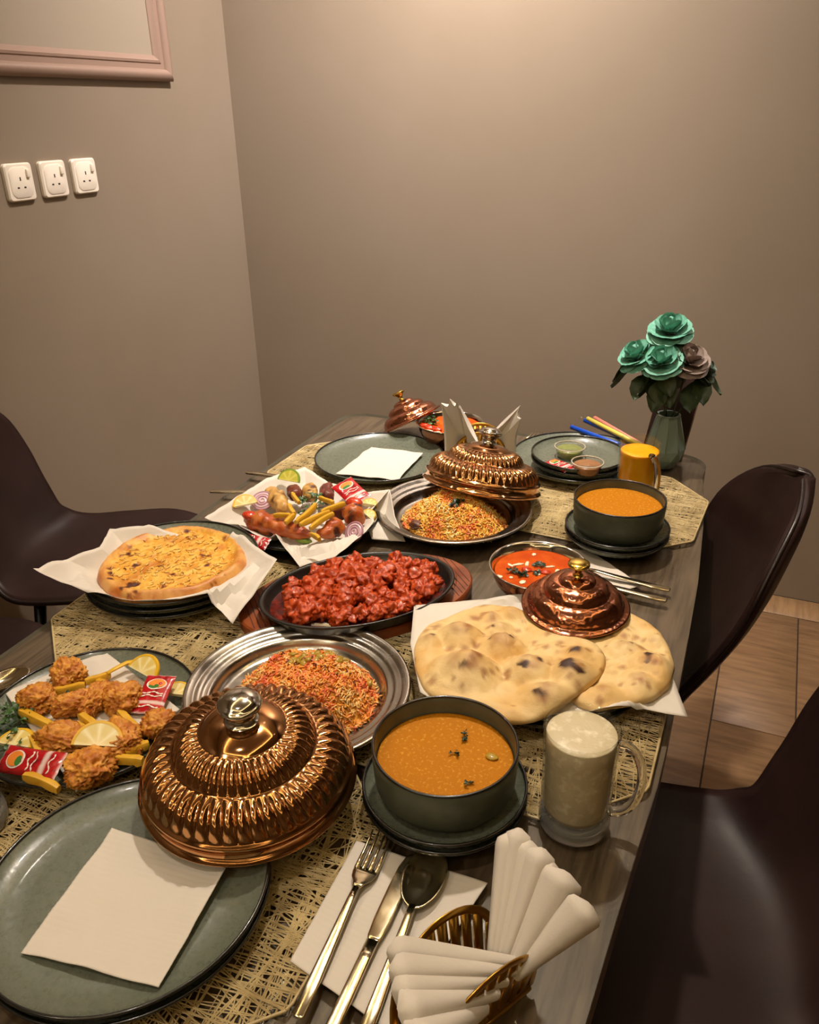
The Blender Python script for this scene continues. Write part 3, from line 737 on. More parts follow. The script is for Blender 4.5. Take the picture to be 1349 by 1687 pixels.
sheet('parchment_sheet', [(-0.6044, 1.1756, 0.78), (-0.5833, 1.2146, 0.81), (-0.5515, 1.1648, 0.785), (-0.5153, 1.1293, 0.758), (-0.5744, 1.1175, 0.758), (-0.5909, 1.1352, 0.77)], (-0.5746, 1.1579, 0.772), 'folded parchment corner between the mixed grill and the saffron rice plate', 14, .3, .004)
sheet('parchment_sheet', [(-0.3986, 0.8979, 0.795), (-0.2998, 0.9746, 0.786), (-0.1543, 1.0341, 0.786), (-0.0944, 0.9829, 0.786), (-0.0403, 0.8786, 0.784), (-0.016, 0.823, 0.776), (-0.0653, 0.8059, 0.786), (-0.1343, 0.7632, 0.786), (-0.1897, 0.729, 0.784), (-0.2579, 0.7117, 0.786), (-0.3177, 0.7296, 0.79), (-0.3679, 0.8149, 0.792)], (-.205, .868, TZ + .0375), 'white parchment sheet under the two naan breads', 13, .7, .003, NR=24, over=[(-.200, .868, BZ + PIT, .130)])

# ------------------------------------------------------------------ napkin holders with fanned napkins
def holder_plate(L, H, th=.0022):
    """arched plate with slots cut as separate bars, in local XZ, centred"""
    mb = MB(); n = 22; top = []
    for i in range(n + 1):
        a = math.pi * i / n; top.append((-L / 2 * math.cos(a), .004 + H * math.sin(a) ** .8))
    rim = [(x, 0, z) for x, z in top]
    mb.add(*tube(rim, [(.0016, .0042)] * len(rim), 8)); mb.add(*box(-L / 2, L / 2, -th / 2, th / 2, 0, .008))
    for k in range(-4, 5):
        x = k * L / 10.2; xt = x * 1.12; zt = .004 + H * (max(0, 1 - (2 * xt / L) ** 2)) ** .4
        v = [(x - .0040, -th / 2, .004), (x + .0040, -th / 2, .004), (xt + .0046, -th / 2, zt), (xt - .0046, -th / 2, zt)]
        v += [(a, th / 2, c) for a, b, c in v]
        mb.add(v, [(0, 1, 2, 3), (7, 6, 5, 4), (0, 4, 5, 1), (1, 5, 6, 2), (2, 6, 7, 3), (3, 7, 4, 0)])
    return mb
def napkin_holder(x, y, a, lab, L=.115, H=.068, gap=.036):
    t = thing('napkin_holder', lab, 'napkin holder', (x, y, TZ + .001), a)
    for s in (-1, 1):
        holder_plate(L, H).build('side_panel', M['gold'], t, loc=(0, s * gap / 2, .002), rot=(R(-9 * s), 0, 0))
    MB().add(*bevel_box(-L / 2, L / 2, -gap / 2 - .003, gap / 2 + .003, 0, .004, .001, 1)).build('base', M['gold'], t)
    return t
def fan(apex, tips, seed, lab, group, bulge=.010, low=.55):
    """folded napkins fanning from the holder; each one a curved double sheet between two fold tips"""
    A = Vector(apex); out = []
    for i in range(len(tips) - 1):
        a, b = Vector(tips[i]), Vector(tips[i + 1]); v, f = [], []; NU, NV = 14, 10
        nrm_ = (a - A).cross(b - A).normalized()
        for lay in (0, 1):
            for r in range(NU + 1):
                s = .06 + .94 * r / NU
                for k in range(NV + 1):
                    t_ = k / NV; e = a.lerp(b, t_); side = 1 if lay == 0 else -.15
                    tipz = .10 * (abs(t_ - .5) * 2) ** 1.5
                    p = A + (e - A) * s * (1 - .09 * math.sin(math.pi * t_) * s + .0 * tipz) + nrm_ * (bulge * side * s * math.sin(math.pi * t_) + .0008 * (1 - 2 * lay))
                    v.append(p - A)
        W_ = NV + 1; K = (NU + 1) * W_
        for r in range(NU):
            for k in range(NV):
                q = (r * W_ + k, r * W_ + k + 1, (r + 1) * W_ + k + 1, (r + 1) * W_ + k)
                f.append(q); f.append(tuple(K + z for z in q[::-1]))
        for r in range(NU):
            for k in (0, NV): f.append((r * W_ + k, (r + 1) * W_ + k, K + (r + 1) * W_ + k, K + r * W_ + k))
        for k in range(NV):
            f.append((k, k + 1, K + k + 1, K + k)); z = NU * W_; f.append((z + k, z + k + 1, K + z + k + 1, K + z + k))
        bm_ = MB().add(v, f); o = bm_.build('folded_napkin', M['paper_napkin'], loc=A, sharp=50)
        tag(o, lab[i], 'napkin', group); out.append(o)
    return out
napkin_holder(-.140, .405, R(62), 'gold napkin holder with slotted arched sides beside the milk mug', H=.076)
def finger(apex, tip, W, lab, group, bulge=.75, twist=0.0):
    """one napkin folded into a rounded upright pleat from the holder to its tip"""
    A, T_ = Vector(apex), Vector(tip); ax = T_ - A; d = ax.normalized(); NU, NV = 22, 12
    vw = (Vector((0, 0, 1.42)) - T_).normalized(); side = d.cross(vw).normalized(); nr = side.cross(d).normalized()
    side, nr = side * math.cos(twist) + nr * math.sin(twist), nr * math.cos(twist) - side * math.sin(twist); v, f = [], []
    for lay in (1, -1):
        for i in range(NU + 1):
            s = i / NU; w = W * (.30 + .70 * s) * (math.sqrt(max(.02, 1 - ((s - .90) / .10) ** 2)) if s > .90 else 1)
            for j in range(NV + 1):
                q = -1 + 2 * j / NV; h = bulge * w * (1 - q * q) * (1 if lay > 0 else .35)
                v.append(ax * s + side * (w * q) + nr * (h + lay * .0005))
    Wd = NV + 1; K = (NU + 1) * Wd
    for i in range(NU):
        for j in range(NV):
            q = (i * Wd + j, i * Wd + j + 1, (i + 1) * Wd + j + 1, (i + 1) * Wd + j); f.append(q); f.append(tuple(K + z for z in q[::-1]))
    for i in range(NU):
        for j in (0, NV): f.append((i * Wd + j, (i + 1) * Wd + j, K + (i + 1) * Wd + j, K + i * Wd + j))
    for i in (0, NU):
        for j in range(NV): a = i * Wd + j; f.append((a, a + 1, K + a + 1, K + a))
    return tag(MB().add(v, f).build('folded_napkin', M['paper_napkin'], loc=A, sharp=60), lab, 'napkin', group)
UP = [((-0.1235, 0.4152, 0.8), (-0.135, 0.4948, 0.868)), ((-0.1208, 0.4163, 0.8), (-0.1271, 0.4998, 0.872)), ((-0.1178, 0.4165, 0.8), (-0.1162, 0.4943, 0.868)), ((-0.115, 0.4171, 0.8), (-0.103, 0.4871, 0.872)), ((-0.1117, 0.4179, 0.8), (-0.0942, 0.4825, 0.866)), ((-0.1078, 0.4185, 0.8), (-0.0802, 0.4768, 0.866)), ((-0.104, 0.419, 0.8), (-0.0569, 0.4621, 0.856))]
UL = ('outermost towards the soup saucer', 'tallest of the upright fan', 'just behind the tallest', 'middle of the upright fan', 'just past the middle towards the mug', 'broad, second from the table edge', 'leaning lowest towards the table edge')
for i, (a, b) in enumerate(UP):
    finger(a, b, (.012, .013, .013, .014, .013, .019, .018)[i], 'white folded napkin in the near gold holder, ' + UL[i], 'napkins fanned up in the near holder', bulge=(.9 if i < 5 else .7), twist=.5 - .15 * i)
DN = [((-0.0993, 0.4273, 0.808), (-0.1902, 0.3671, 0.85)), ((-0.1034, 0.4177, 0.808), (-0.1811, 0.3509, 0.854)), ((-0.1073, 0.408, 0.807), (-0.174, 0.3407, 0.85)), ((-0.1115, 0.3969, 0.805), (-0.1629, 0.3271, 0.85)), ((-0.117, 0.3842, 0.802), (-0.1466, 0.3121, 0.846))]
DL = ('nearest the spoon bowl', 'second from the spoon bowl', 'middle of the lying fan', 'second from the spoon handle end', 'nearest the spoon handle end')
for i, (a, b) in enumerate(DN):
    finger(a, b, (.013, .013, .014, .016, .018)[i], 'white folded napkin lying out of the near holder, ' + DL[i], 'napkins fanned over the spoon', bulge=.85, twist=.4 - .15 * i)
napkin_holder(-.528, 1.548, R(20), 'gold napkin holder with slotted arched sides behind the propped copper lid', L=.105, H=.062)
fan((-.548, 1.535, TZ + .012), [(-0.584, 1.4881, 0.77), (-0.5935, 1.4912, 0.885), (-0.5708, 1.4804, 0.9), (-0.5568, 1.4813, 0.895), (-0.5534, 1.49, 0.885), (-0.5032, 1.4736, 0.81)], 3, ['white napkin in the back holder, low one nearest the empty plate', 'white napkin in the back holder, tall one facing the empty plate', 'white napkin in the back holder, tallest before the curry bowl', 'white napkin in the back holder, narrow one behind the tallest', 'white napkin in the back holder, sloping down behind the lid knob'], 'napkins standing towards the curry bowl', .006)
fan((-.515, 1.560, TZ + .012), [(-0.4954, 1.5343, 0.82), (-0.4393, 1.5337, 0.885), (-0.4344, 1.5253, 0.86), (-0.446, 1.541, 0.78)], 4, ['pointed white napkin in the back holder rising towards the sauce plates', 'white napkin behind the pointed one in the back holder', 'low white napkin in the back holder beside the sauce plates'], 'napkins standing towards the sauce plates', .005)

# ------------------------------------------------------------------ food materials
mat('naan_crust', '#e2c084', 0.6, attr=True, bump=(220, .3, .002))
mat('bread_crust', '#d99a45', 0.42, attr=True, bump=(200, .4, .002))
mat('cheese_shred', '#e0ad4a', 0.35, attr=True)
mat('rice', '#f0b060', 0.4, attr=True)
mat('rice_core', '#e6952e', 0.6, bump=(300, .6, .003), var=(60, '#f0b24a', .4, .6))
mat('fried_batter', '#c8741e', 0.5, attr=True, bump=(420, .5, .0018))
mat('red_chicken', '#a52413', 0.3, attr=True, coat=.12, bump=(380, .5, .0016))
mat('red_sauce', '#4a0f08', 0.14, coat=.5, bump=(160, .6, .003), var=(70, '#8a2312', .45, .7))
mat('tandoori', '#b34a1c', 0.36, attr=True, coat=.1, bump=(260, .4, .0015))
mat('potato', '#d9a32c', 0.4, attr=True, bump=(240, .15, .0006))
mat('lemon_rind', '#e0b024', 0.38, bump=(500, .2, .0004))
mat('lemon_flesh', '#e3cf86', 0.35, attr=True)
mat('herb', '#2c4a20', 0.42, var=(80, '#456b30', .4, .65))
mat('herb_dark', '#1e3020', 0.4, var=(80, '#33482d', .4, .65))
mat('ketchup_foil', '#b3161f', 0.25, attr=True, coat=.3, bump=(70, .3, .002))
mat('print_white', '#f1e6dc', 0.35); mat('print_orange', '#ee8a35', 0.35); mat('print_green', '#3f7d3a', 0.35)
mat('tomato', '#b92c14', 0.25, coat=.15, var=(50, '#de5a2c', .45, .7))
mat('onion', '#c9a5ae', 0.3, attr=True, sss=.1)
mat('curry', '#b8430a', 0.6, spec=.1, var=(38, '#cc5a12', .4, .65), bump=(150, .25, .002))
mat('cream', '#efe2c4', 0.3)
mat('lentil_soup', '#b4700c', 0.6, spec=.12, var=(260, '#cc9430', .54, .70), bump=(200, .35, .002))
mat('raisin', '#a98a2c', 0.3, coat=.2, sss=.1)
mat('onion_fried', '#5a2a1c', 0.4)
mat('pepper_green', '#7d9a3a', 0.3, coat=.2)

def poly_r(pts, n, sm=2):
    """closed outline (x, y) -> centroid and radius at n angles"""
    cx_ = sum(p[0] for p in pts) / len(pts); cy_ = sum(p[1] for p in pts) / len(pts); out = []
    for i in range(n):
        a = 2 * math.pi * i / n; d = (math.cos(a), math.sin(a)); best = .01
        for k in range(len(pts)):
            x1, y1 = pts[k][0] - cx_, pts[k][1] - cy_; x2, y2 = pts[(k + 1) % len(pts)][0] - cx_, pts[(k + 1) % len(pts)][1] - cy_
            den = d[0] * (y2 - y1) - d[1] * (x2 - x1)
            if abs(den) < 1e-12: continue
            t_ = (x1 * (y2 - y1) - y1 * (x2 - x1)) / den; u = (x1 * d[1] - y1 * d[0]) / den
            if t_ > 0 and -1e-6 <= u <= 1 + 1e-6: best = max(best, t_)
        out.append(best)
    for _ in range(sm): out = [(out[i - 1] + 2 * out[i] + out[(i + 1) % n]) / 4 for i in range(n)]
    return (cx_, cy_), out
NAAN_A, NAAN_B, NAAN_C, NAAN_D = hexc('#e2c48a'), hexc('#cf9f52'), hexc('#8a4a1c'), hexc('#3a1c0e')
def naan(pts, z0, lab, seed, bubbles, zfun=None, th=.010):
    n, NR = 132, 44; (cx_, cy_), rad = poly_r(pts, n, 3); rnd = random.Random(seed); v, f, c = [], [], []
    rings = [(i + 1) / NR for i in range(NR)]
    spots = [(cx_ + rnd.uniform(-.15, .15), cy_ + rnd.uniform(-.12, .12), rnd.uniform(.003, .008)) for _ in range(110)]
    def samp(x, y, s):
        e = math.sqrt(max(0, 1 - s ** 7)); b = 0; ch = 0
        for bx, by, br, bh in bubbles:
            d = math.hypot(x - bx, (y - by) * 1.15) / br
            if d < 1.35:
                k = math.cos(min(1, d / 1.0) * math.pi / 2) ** 1.15 if d < 1 else 0
                b = max(b, bh * k) if b * k == 0 or True else b
                ch = max(ch, sstep(.5, .95, k) * clamp(bh / .014) * (.55 + .9 * noise.noise(Vector((x * 70 + seed, y * 70, 1)))))
        w = .0036 * fbm((x * 30 + seed, y * 30, 2), 4) + .0011 * fbm((x * 110 + seed, y * 110, 6), 2) + .0040 * noise.noise(Vector((x * 12, y * 12 + seed, 7)))
        z = (th * .62 + w + b + .004 * sstep(.62, .9, s) * (1 - b / .02)) * e + th * .25 * e
        tan = clamp(.28 + .75 * fbm((x * 22, y * 22 + seed, 4), 3)); col = lerp3(NAAN_A, NAAN_B, tan); col = lerp3(col, NAAN_C, .55 * clamp(fbm((x * 75 + seed, y * 75, 9), 2) - .28))
        col = lerp3(col, NAAN_C, clamp(ch * .75))
        for sx_, sy_, sr in spots:
            d = math.hypot(x - sx_, y - sy_) / (sr * (1 + .5 * noise.noise(Vector((x * 160, y * 160, seed)))))
            if d < 1: col = lerp3(col, NAAN_C, .75 * (1 - d) ** .7)
        dk = noise.noise(Vector((x * 60 + 9, y * 60 + seed, 3)))
        if ch > .32 and dk > .12: col = lerp3(col, NAAN_D, clamp((dk - .12) * 4))
        return z, col
    z, col = samp(cx_, cy_, 0); v.append((0, 0, z + (zfun(cx_, cy_) if zfun else 0))); c.append(col)
    for s in rings:
        for i in range(n):
            a = 2 * math.pi * i / n; x, y = cx_ + rad[i] * s * math.cos(a), cy_ + rad[i] * s * math.sin(a); z, col = samp(x, y, s)
            v.append((x - cx_, y - cy_, z + (zfun(x, y) if zfun else 0))); c.append(col)
    m0 = len(v)
    for s in (.97, .5):
        for i in range(n):
            a = 2 * math.pi * i / n; x, y = cx_ + rad[i] * s * math.cos(a), cy_ + rad[i] * s * math.sin(a)
            v.append((x - cx_, y - cy_, (zfun(x, y) if zfun else 0))); c.append(NAAN_B)
    v.append((0, 0, zfun(cx_, cy_) if zfun else 0)); c.append(NAAN_B)
    for i in range(n):
        j = (i + 1) % n; f.append((0, 1 + i, 1 + j))
        for r in range(NR - 1): a = 1 + r * n; f.append((a + i, a + n + i, a + n + j, a + j))
        L_ = 1 + (NR - 1) * n; f.append((L_ + i, m0 + i, m0 + j, L_ + j)); f.append((m0 + i, m0 + n + i, m0 + n + j, m0 + j)); f.append((m0 + n + i, len(v) - 1, m0 + n + j))
    return tag(MB().add(v, f, c).build('naan_bread', M['naan_crust'], loc=(cx_, cy_, z0)), lab, 'bread')
n2 = [(-0.1223, 0.9989, 0.795), (-0.096, 0.9883, 0.795), (-0.0722, 0.9687, 0.795), (-0.0527, 0.9324, 0.795), (-0.0417, 0.8955, 0.795), (-0.0423, 0.8563, 0.795), (-0.0558, 0.8231, 0.795), (-0.0736, 0.8046, 0.795), (-0.0945, 0.7915, 0.795), (-0.1145, 0.7745, 0.795), (-0.139, 0.7774, 0.795), (-0.1592, 0.7939, 0.795), (-0.1632, 0.8554, 0.795), (-0.1665, 0.9186, 0.795), (-0.1549, 0.9763, 0.795)]
naan([p[:2] for p in n2], TZ + .0385, 'flat naan bread with brown blisters, partly under the other naan and the hammered lid', 3,
     [p[:2] + (r, h) for p, r, h in zip([(-0.0674, 0.8775, 0.8), (-0.1043, 0.8982, 0.8), (-0.0774, 0.8395, 0.8), (-0.1137, 0.8059, 0.8), (-0.0731, 0.9325, 0.8)], (.036, .030, .026, .024, .020), (.015, .010, .010, .008, .008))])
n1 = [(-0.3608, 0.8055, 0.802), (-0.3668, 0.8365, 0.802), (-0.3647, 0.8666, 0.802), (-0.3472, 0.8889, 0.802), (-0.3342, 0.9159, 0.802), (-0.31, 0.9417, 0.802), (-0.2856, 0.9484, 0.802), (-0.2469, 0.9391, 0.802), (-0.2109, 0.9006, 0.802), (-0.1772, 0.8866, 0.802), (-0.1444, 0.8968, 0.802), (-0.1279, 0.8802, 0.802), (-0.1214, 0.8623, 0.802), (-0.1202, 0.8429, 0.802), (-0.1243, 0.8172, 0.802), (-0.1403, 0.7808, 0.802), (-0.1536, 0.749, 0.802), (-0.1743, 0.7285, 0.802), (-0.202, 0.7149, 0.802), (-0.2321, 0.7163, 0.802), (-0.2616, 0.7215, 0.802), (-0.289, 0.7191, 0.802), (-0.3152, 0.7334, 0.802), (-0.3413, 0.7664, 0.802)]
naan([p[:2] for p in n1], TZ + .0385, 'large puffy blistered naan bread lying on top beside the soup bowl', 5,
     [p[:2] + (r, h) for p, r, h in zip([(-0.2764, 0.7766, 0.81), (-0.3088, 0.8476, 0.81), (-0.2519, 0.8434, 0.81), (-0.2053, 0.806, 0.81), (-0.1539, 0.8126, 0.81), (-0.1737, 0.7627, 0.81), (-0.2674, 0.8817, 0.81), (-0.343, 0.8223, 0.81), (-0.2624, 0.9255, 0.81), (-0.1575, 0.8508, 0.81), (-0.2872, 0.9031, 0.81)], (.050, .034, .036, .038, .034, .036, .024, .018, .022, .02, .018), (.030, .024, .020, .021, .018, .017, .012, .012, .013, .010, .010))],
     zfun=lambda x, y: .011 * sstep(-.24, -.165, x + .35 * (y - .85)))

# ------------------------------------------------------------------ round cheese bread
def cheese_bread(x, y, z, r, lab):
    t = thing('cheese_bread', lab, 'bread', (x, y, z)); n, NR = 200, 76; v, f, c = [], [], []
    A, B, C_, D, E_ = hexc('#d9982e'), hexc('#e8bb55'), hexc('#b8661f'), hexc('#4a2114'), hexc('#dda45a')
    def samp(px, py, s):
        nz_ = fbm((px * 60, py * 60, 1.5), 3); fine = fbm((px * 210, py * 210, 4.5), 2); wb = .32 - abs(noise.noise(Vector((px * 115, py * 115, 2)))); zz = .0135 + .0012 * nz_ + .0007 * fine + .0022 * wb * (1 - sstep(.78, .9, s)) + .0065 * math.exp(-((s - .90) / .075) ** 2)
        if s > .93: zz *= math.sqrt(max(0, 1 - ((s - .93) / .07) ** 2)) * .75 + .25
        col = lerp3(A, B, clamp(.45 + .7 * nz_ + .6 * fine + 1.2 * wb)); col = lerp3(col, C_, clamp(fbm((px * 26, py * 26, 8), 2) * 1.3))
        rim = sstep(.82, .92, s); col = lerp3(col, lerp3(E_, C_, clamp(.35 + fbm((px * 40, py * 40, 3), 3))), rim)
        ch = fbm((px * 42 + 4, py * 42, 5), 4) - (.52 if s < .8 else .34)
        if ch > -.1: col = lerp3(col, lerp3(C_, D, clamp(ch * 5)), clamp((ch + .1) * 5))
        return zz, col
    zz, col = samp(0, 0, 0); v.append((0, 0, zz)); c.append(col)
    for q in range(NR):
        s = (q + 1) / NR
        for i in range(n):
            a = 2 * math.pi * i / n; rr = r * s * (1 + .02 * math.sin(3 * a + 1) + .012 * math.sin(7 * a))
            px, py = rr * math.cos(a), rr * math.sin(a); zz, col = samp(px, py, s); v.append((px, py, zz)); c.append(col)
    m0 = len(v)
    for i in range(n):
        a = 2 * math.pi * i / n; rr = r * .96; v.append((rr * math.cos(a), rr * math.sin(a), 0)); c.append(E_)
    v.append((0, 0, 0)); c.append(E_); L_ = 1 + (NR - 1) * n
    for i in range(n):
        j = (i + 1) % n; f.append((0, 1 + i, 1 + j))
        for q in range(NR - 1): a = 1 + q * n; f.append((a + i, a + n + i, a + n + j, a + j))
        f.append((L_ + i, m0 + i, m0 + j, L_ + j)); f.append((m0 + i, len(v) - 1, m0 + j))
    MB().add(v, f, c).build('crust', M['bread_crust'], t)
    rnd = random.Random(8); mb = MB()
    for k in range(260):
        a = rnd.uniform(0, 6.283); rr = r * .86 * math.sqrt(rnd.random()); px, py = rr * math.cos(a), rr * math.sin(a); d = rnd.uniform(0, 3.14); L = rnd.uniform(.006, .013)
        col = lerp3(hexc('#f6d98c'), hexc('#e6b452'), rnd.random()) if rnd.random() > .035 else hexc('#6e3418'); w = rnd.uniform(.0005, .0009)
        pts = [(px + (u - .5) * L * math.cos(d + .9 * (u - .5)), py + (u - .5) * L * math.sin(d + .9 * (u - .5)), .0146 + .0012 * fbm((px * 60, py * 60, 1.5), 3) + (.0008 if 0 < u < 1 else -.0005)) for u in (0, .33, .66, 1)]
        mb.add(*tube(pts, w, 5), c=col)
    mb.build('melted_cheese_shreds', M['cheese_shred'], t)['kind'] = 'stuff'
    return t
cheese_bread(-.788, .862, TZ + .0405, .112, 'round golden cheese-topped flatbread on crumpled parchment')

# ------------------------------------------------------------------ rice
def grain(p, d, nrm_, L, w, rnd):
    d = Vector(d).normalized(); u = d.cross(nrm_).normalized(); q = d.cross(u); v = []; bend = rnd.uniform(-.12, .12) * L
    P = Vector(p); v.append(P - d * L / 2)
    for s in (-.25, .25):
        for k in range(4):
            a = math.pi / 2 * k + .4; v.append(P + d * L * s + u * (w * math.cos(a) + bend * .5) + q * w * math.sin(a))
    v.append(P + d * L / 2)
    f = [(0, 1 + (k + 1) % 4, 1 + k) for k in range(4)] + [(1 + k, 1 + (k + 1) % 4, 5 + (k + 1) % 4, 5 + k) for k in range(4)] + [(9, 5 + k, 5 + (k + 1) % 4) for k in range(4)]
    return v, f
def rice(x, y, z, rx, ry, h, cols, lab, seed, N=3600, extras=True):
    t = thing('rice_mound', lab, 'rice', (x, y, z)); rnd = random.Random(seed)
    def hz(px, py):
        s = min(1, math.hypot(px / rx, py / ry)); return h * (1 - s ** 2.6) * (1 + .22 * noise.noise(Vector((px * 30 + seed, py * 30, 0)))) + .004 * noise.noise(Vector((px * 90, py * 90, seed)))
    n, NR = 64, 16; v, f = [(0, 0, hz(0, 0))], []
    for q in range(NR):
        s = (q + 1) / NR
        for i in range(n): a = 2 * math.pi * i / n; px, py = rx * s * math.cos(a), ry * s * math.sin(a); v.append((px, py, max(.0, hz(px, py) - .002)))
    for i in range(n):
        j = (i + 1) % n; f.append((0, 1 + i, 1 + j))
        for q in range(NR - 1): a = 1 + q * n; f.append((a + i, a + n + i, a + n + j, a + j))
    MB().add(v, f).build('rice_core', M['rice_core'], t)
    mb = MB(); e = .002
    for k in range(N):
        a = rnd.uniform(0, 6.283); s = math.sqrt(rnd.random()) * 1.04; px, py = rx * s * math.cos(a), ry * s * math.sin(a); pz = max(.001, hz(px, py))
        nr = Vector((-(hz(px + e, py) - hz(px - e, py)) / (2 * e), -(hz(px, py + e) - hz(px, py - e)) / (2 * e), 1)).normalized()
        d = Vector((rnd.gauss(0, 1), rnd.gauss(0, 1), rnd.gauss(0, 1))); d = d - nr * d.dot(nr) * .62
        patch = noise.noise(Vector((px * 36 + seed, py * 36, 3))) + rnd.gauss(0, .28)
        col = cols[0] if patch < -.42 else cols[1] if patch < .12 else cols[2] if patch < .42 else cols[3]
        L = rnd.uniform(.007, .0115) if rnd.random() > .12 else rnd.uniform(.011, .016)
        mb.add(*grain((px, py, pz + rnd.uniform(-.001, .0022)), d, nr if abs(d.normalized().dot(nr)) < .95 else Vector((1, 0, 0)), L, rnd.uniform(.00095, .0013), rnd), c=lerp3(col, (1, .95, .8), rnd.uniform(0, .14)))
    mb.build('rice_grains', M['rice'], t)['kind'] = 'stuff'
    return t, hz, rnd
WR, YR, OR, DR = hexc('#eddcae'), hexc('#eeb53a'), hexc('#ea8424'), hexc('#d9571a')
t, hz, rnd = rice(-.462, .702, BZ + .0052, .088, .082, .046, (hexc('#f3c878'), hexc('#f5a030'), hexc('#f07c1e'), hexc('#e05a18')), 'mound of deep orange rice with raisins beside the large copper lid', 2)
for k in range(26):                                   # raisins and fried onion on the near rice
    a = rnd.uniform(.2, 2.9); s = rnd.uniform(.05, .93); px, py = .088 * s * math.cos(a), .082 * s * math.sin(a)
    v, F = blob(k + 40, rnd.uniform(.005, .008), rnd.uniform(.0042, .006), .0032, .25, 1.8, 2)
    MB().add(v, F).build('raisin', M['raisin'], t, loc=(px, py, hz(px, py) + .0016), rot=(rnd.uniform(-.5, .5), rnd.uniform(-.5, .5), rnd.uniform(0, 3)))
for k in range(34):
    a = rnd.uniform(.1, 3.0); s = rnd.uniform(.1, .99); px, py = .088 * s * math.cos(a), .082 * s * math.sin(a); d = rnd.uniform(0, 3.14); L = rnd.uniform(.005, .010)
    pts = [((u - .5) * L * math.cos(d + u), (u - .5) * L * math.sin(d + u), .002 * math.sin(3.1 * u)) for u in (0, .25, .5, .75, 1)]
    MB().add(*tube(pts, .0009, 5)).build('fried_onion', M['onion_fried'], t, loc=(px, py, hz(px, py) + .0015))
t2, hz2, rnd = rice(-.466, 1.232, TZ + .0057, .092, .076, .050, (hexc('#f4dc98'), hexc('#f7c040'), hexc('#f59c24'), hexc('#e8691a')), 'mound of yellow and orange saffron rice under the propped copper lid', 6)
v, F, c = blob(71, .014, .010, .008, .3, 1.6, 3, cols=(hexc('#6e3a22'), hexc('#4a2416')))
MB().add(v, F, c).build('meat_piece', M['tandoori'], t2, loc=(-.048, -.056, hz2(-.048, -.056) + .002))

# ------------------------------------------------------------------ herbs
def leaf_cluster(mb, rnd, n, spread, size, zmax=.012):
    for k in range(n):
        a = rnd.uniform(0, 6.283); r = spread * math.sqrt(rnd.random()); c = Vector((r * math.cos(a), r * math.sin(a), rnd.uniform(.002, zmax)))
        d = rnd.uniform(0, 6.283); s = size * rnd.uniform(.7, 1.25); tl = Vector((rnd.gauss(0, .35), rnd.gauss(0, .35), 1)).normalized()
        ex = Vector((math.cos(d), math.sin(d), 0)); ex = (ex - tl * ex.dot(tl)).normalized(); ey = tl.cross(ex); v = [c + ex * s * .1]
        for i in range(13):
            q = -1.9 + 3.8 * i / 12; rr = s * (.72 + .28 * abs(math.cos(q * 2.4))) * (1 if i % 2 else .78)
            v.append(c + ex * rr * math.cos(q) + ey * rr * math.sin(q) + tl * s * .22 * math.sin(q * 3 + k))
        mb.add(v, [(0, i, i + 1) for i in range(1, 13)])
    return mb
def herb(x, y, z, n, spread, size, lab, seed, m='herb', stems=2, zmax=.012, name='parsley_sprig', cat='herb', group=None):
    t = thing(name, lab, cat, (x, y, z), group=group); rnd = random.Random(seed)
    leaf_cluster(MB(), rnd, n, spread, size, zmax).build('leaves', M[m], t)
    mb = MB()
    for k in range(stems):
        a = rnd.uniform(0, 6.28); mb.add(*tube([(0, 0, .002), (spread * .6 * math.cos(a), spread * .6 * math.sin(a), .003), (spread * 1.2 * math.cos(a + .3), spread * 1.2 * math.sin(a + .3), .002)], .0007, 5))
    mb.build('stem', M[m], t); return t
herb(-.462 + .008, 1.214, TZ + .0057 + hz2(.012, -.018), 9, .011, .0085, 'small green coriander sprig on the saffron rice', 4, 'herb_dark', name='coriander_sprig')

# ------------------------------------------------------------------ sizzler chicken
so = MB().add(*lathe([(0, .001), (.5, .0012), (.9, .0), (.93, -.004), (0, -.004)], 72, .146, .0985)).build('chilli_sauce', M['red_sauce'], loc=(-.495, .916, TZ + .0305), rot=(0, 0, SA))
tag(so, 'glossy dark red sauce in the black sizzler pan', 'sauce')
rnd = random.Random(12); placed = []; tries = 0
RC = (hexc('#8f2808'), hexc('#cb521a'))
while len(placed) < 48 and tries < 4000:
    tries += 1; a = rnd.uniform(0, 6.283); s = math.sqrt(rnd.random()) * .80; r_ = rnd.uniform(.0115, .0185)
    lx, ly = .146 * s * math.cos(a), .0985 * s * math.sin(a)
    if s + r_ / .105 > .93: continue
    if ly > .045 and lx < -.03 and rnd.random() < .7: continue
    if any(math.hypot(lx - q[0], ly - q[1]) < .72 * (r_ + q[2]) for q in placed): continue
    placed.append((lx, ly, r_))
for i, (lx, ly, r_) in enumerate(placed):
    s = math.hypot(lx / .146, ly / .0985); lift = .010 * (1 - s * s)
    v, F, c = blob(i + 3, r_ * rnd.uniform(.9, 1.25), r_ * rnd.uniform(.8, 1.05), r_ * rnd.uniform(.7, .95), .55, 1.5, 4, 3, cols=RC, crisp=.42)
    X, Y = -.495 + lx * math.cos(SA) - ly * math.sin(SA), .916 + lx * math.sin(SA) + ly * math.cos(SA)
    o = MB().add(v, F, c).build('chicken_piece', M['red_chicken'], loc=(X, Y, TZ + .036 + lift), rot=(rnd.uniform(-.4, .4), rnd.uniform(-.4, .4), rnd.uniform(0, 6)))
    tag(o, 'red glazed chicken chunk in the black sizzler pan', 'chicken', 'red chicken chunks in the sizzler pan')

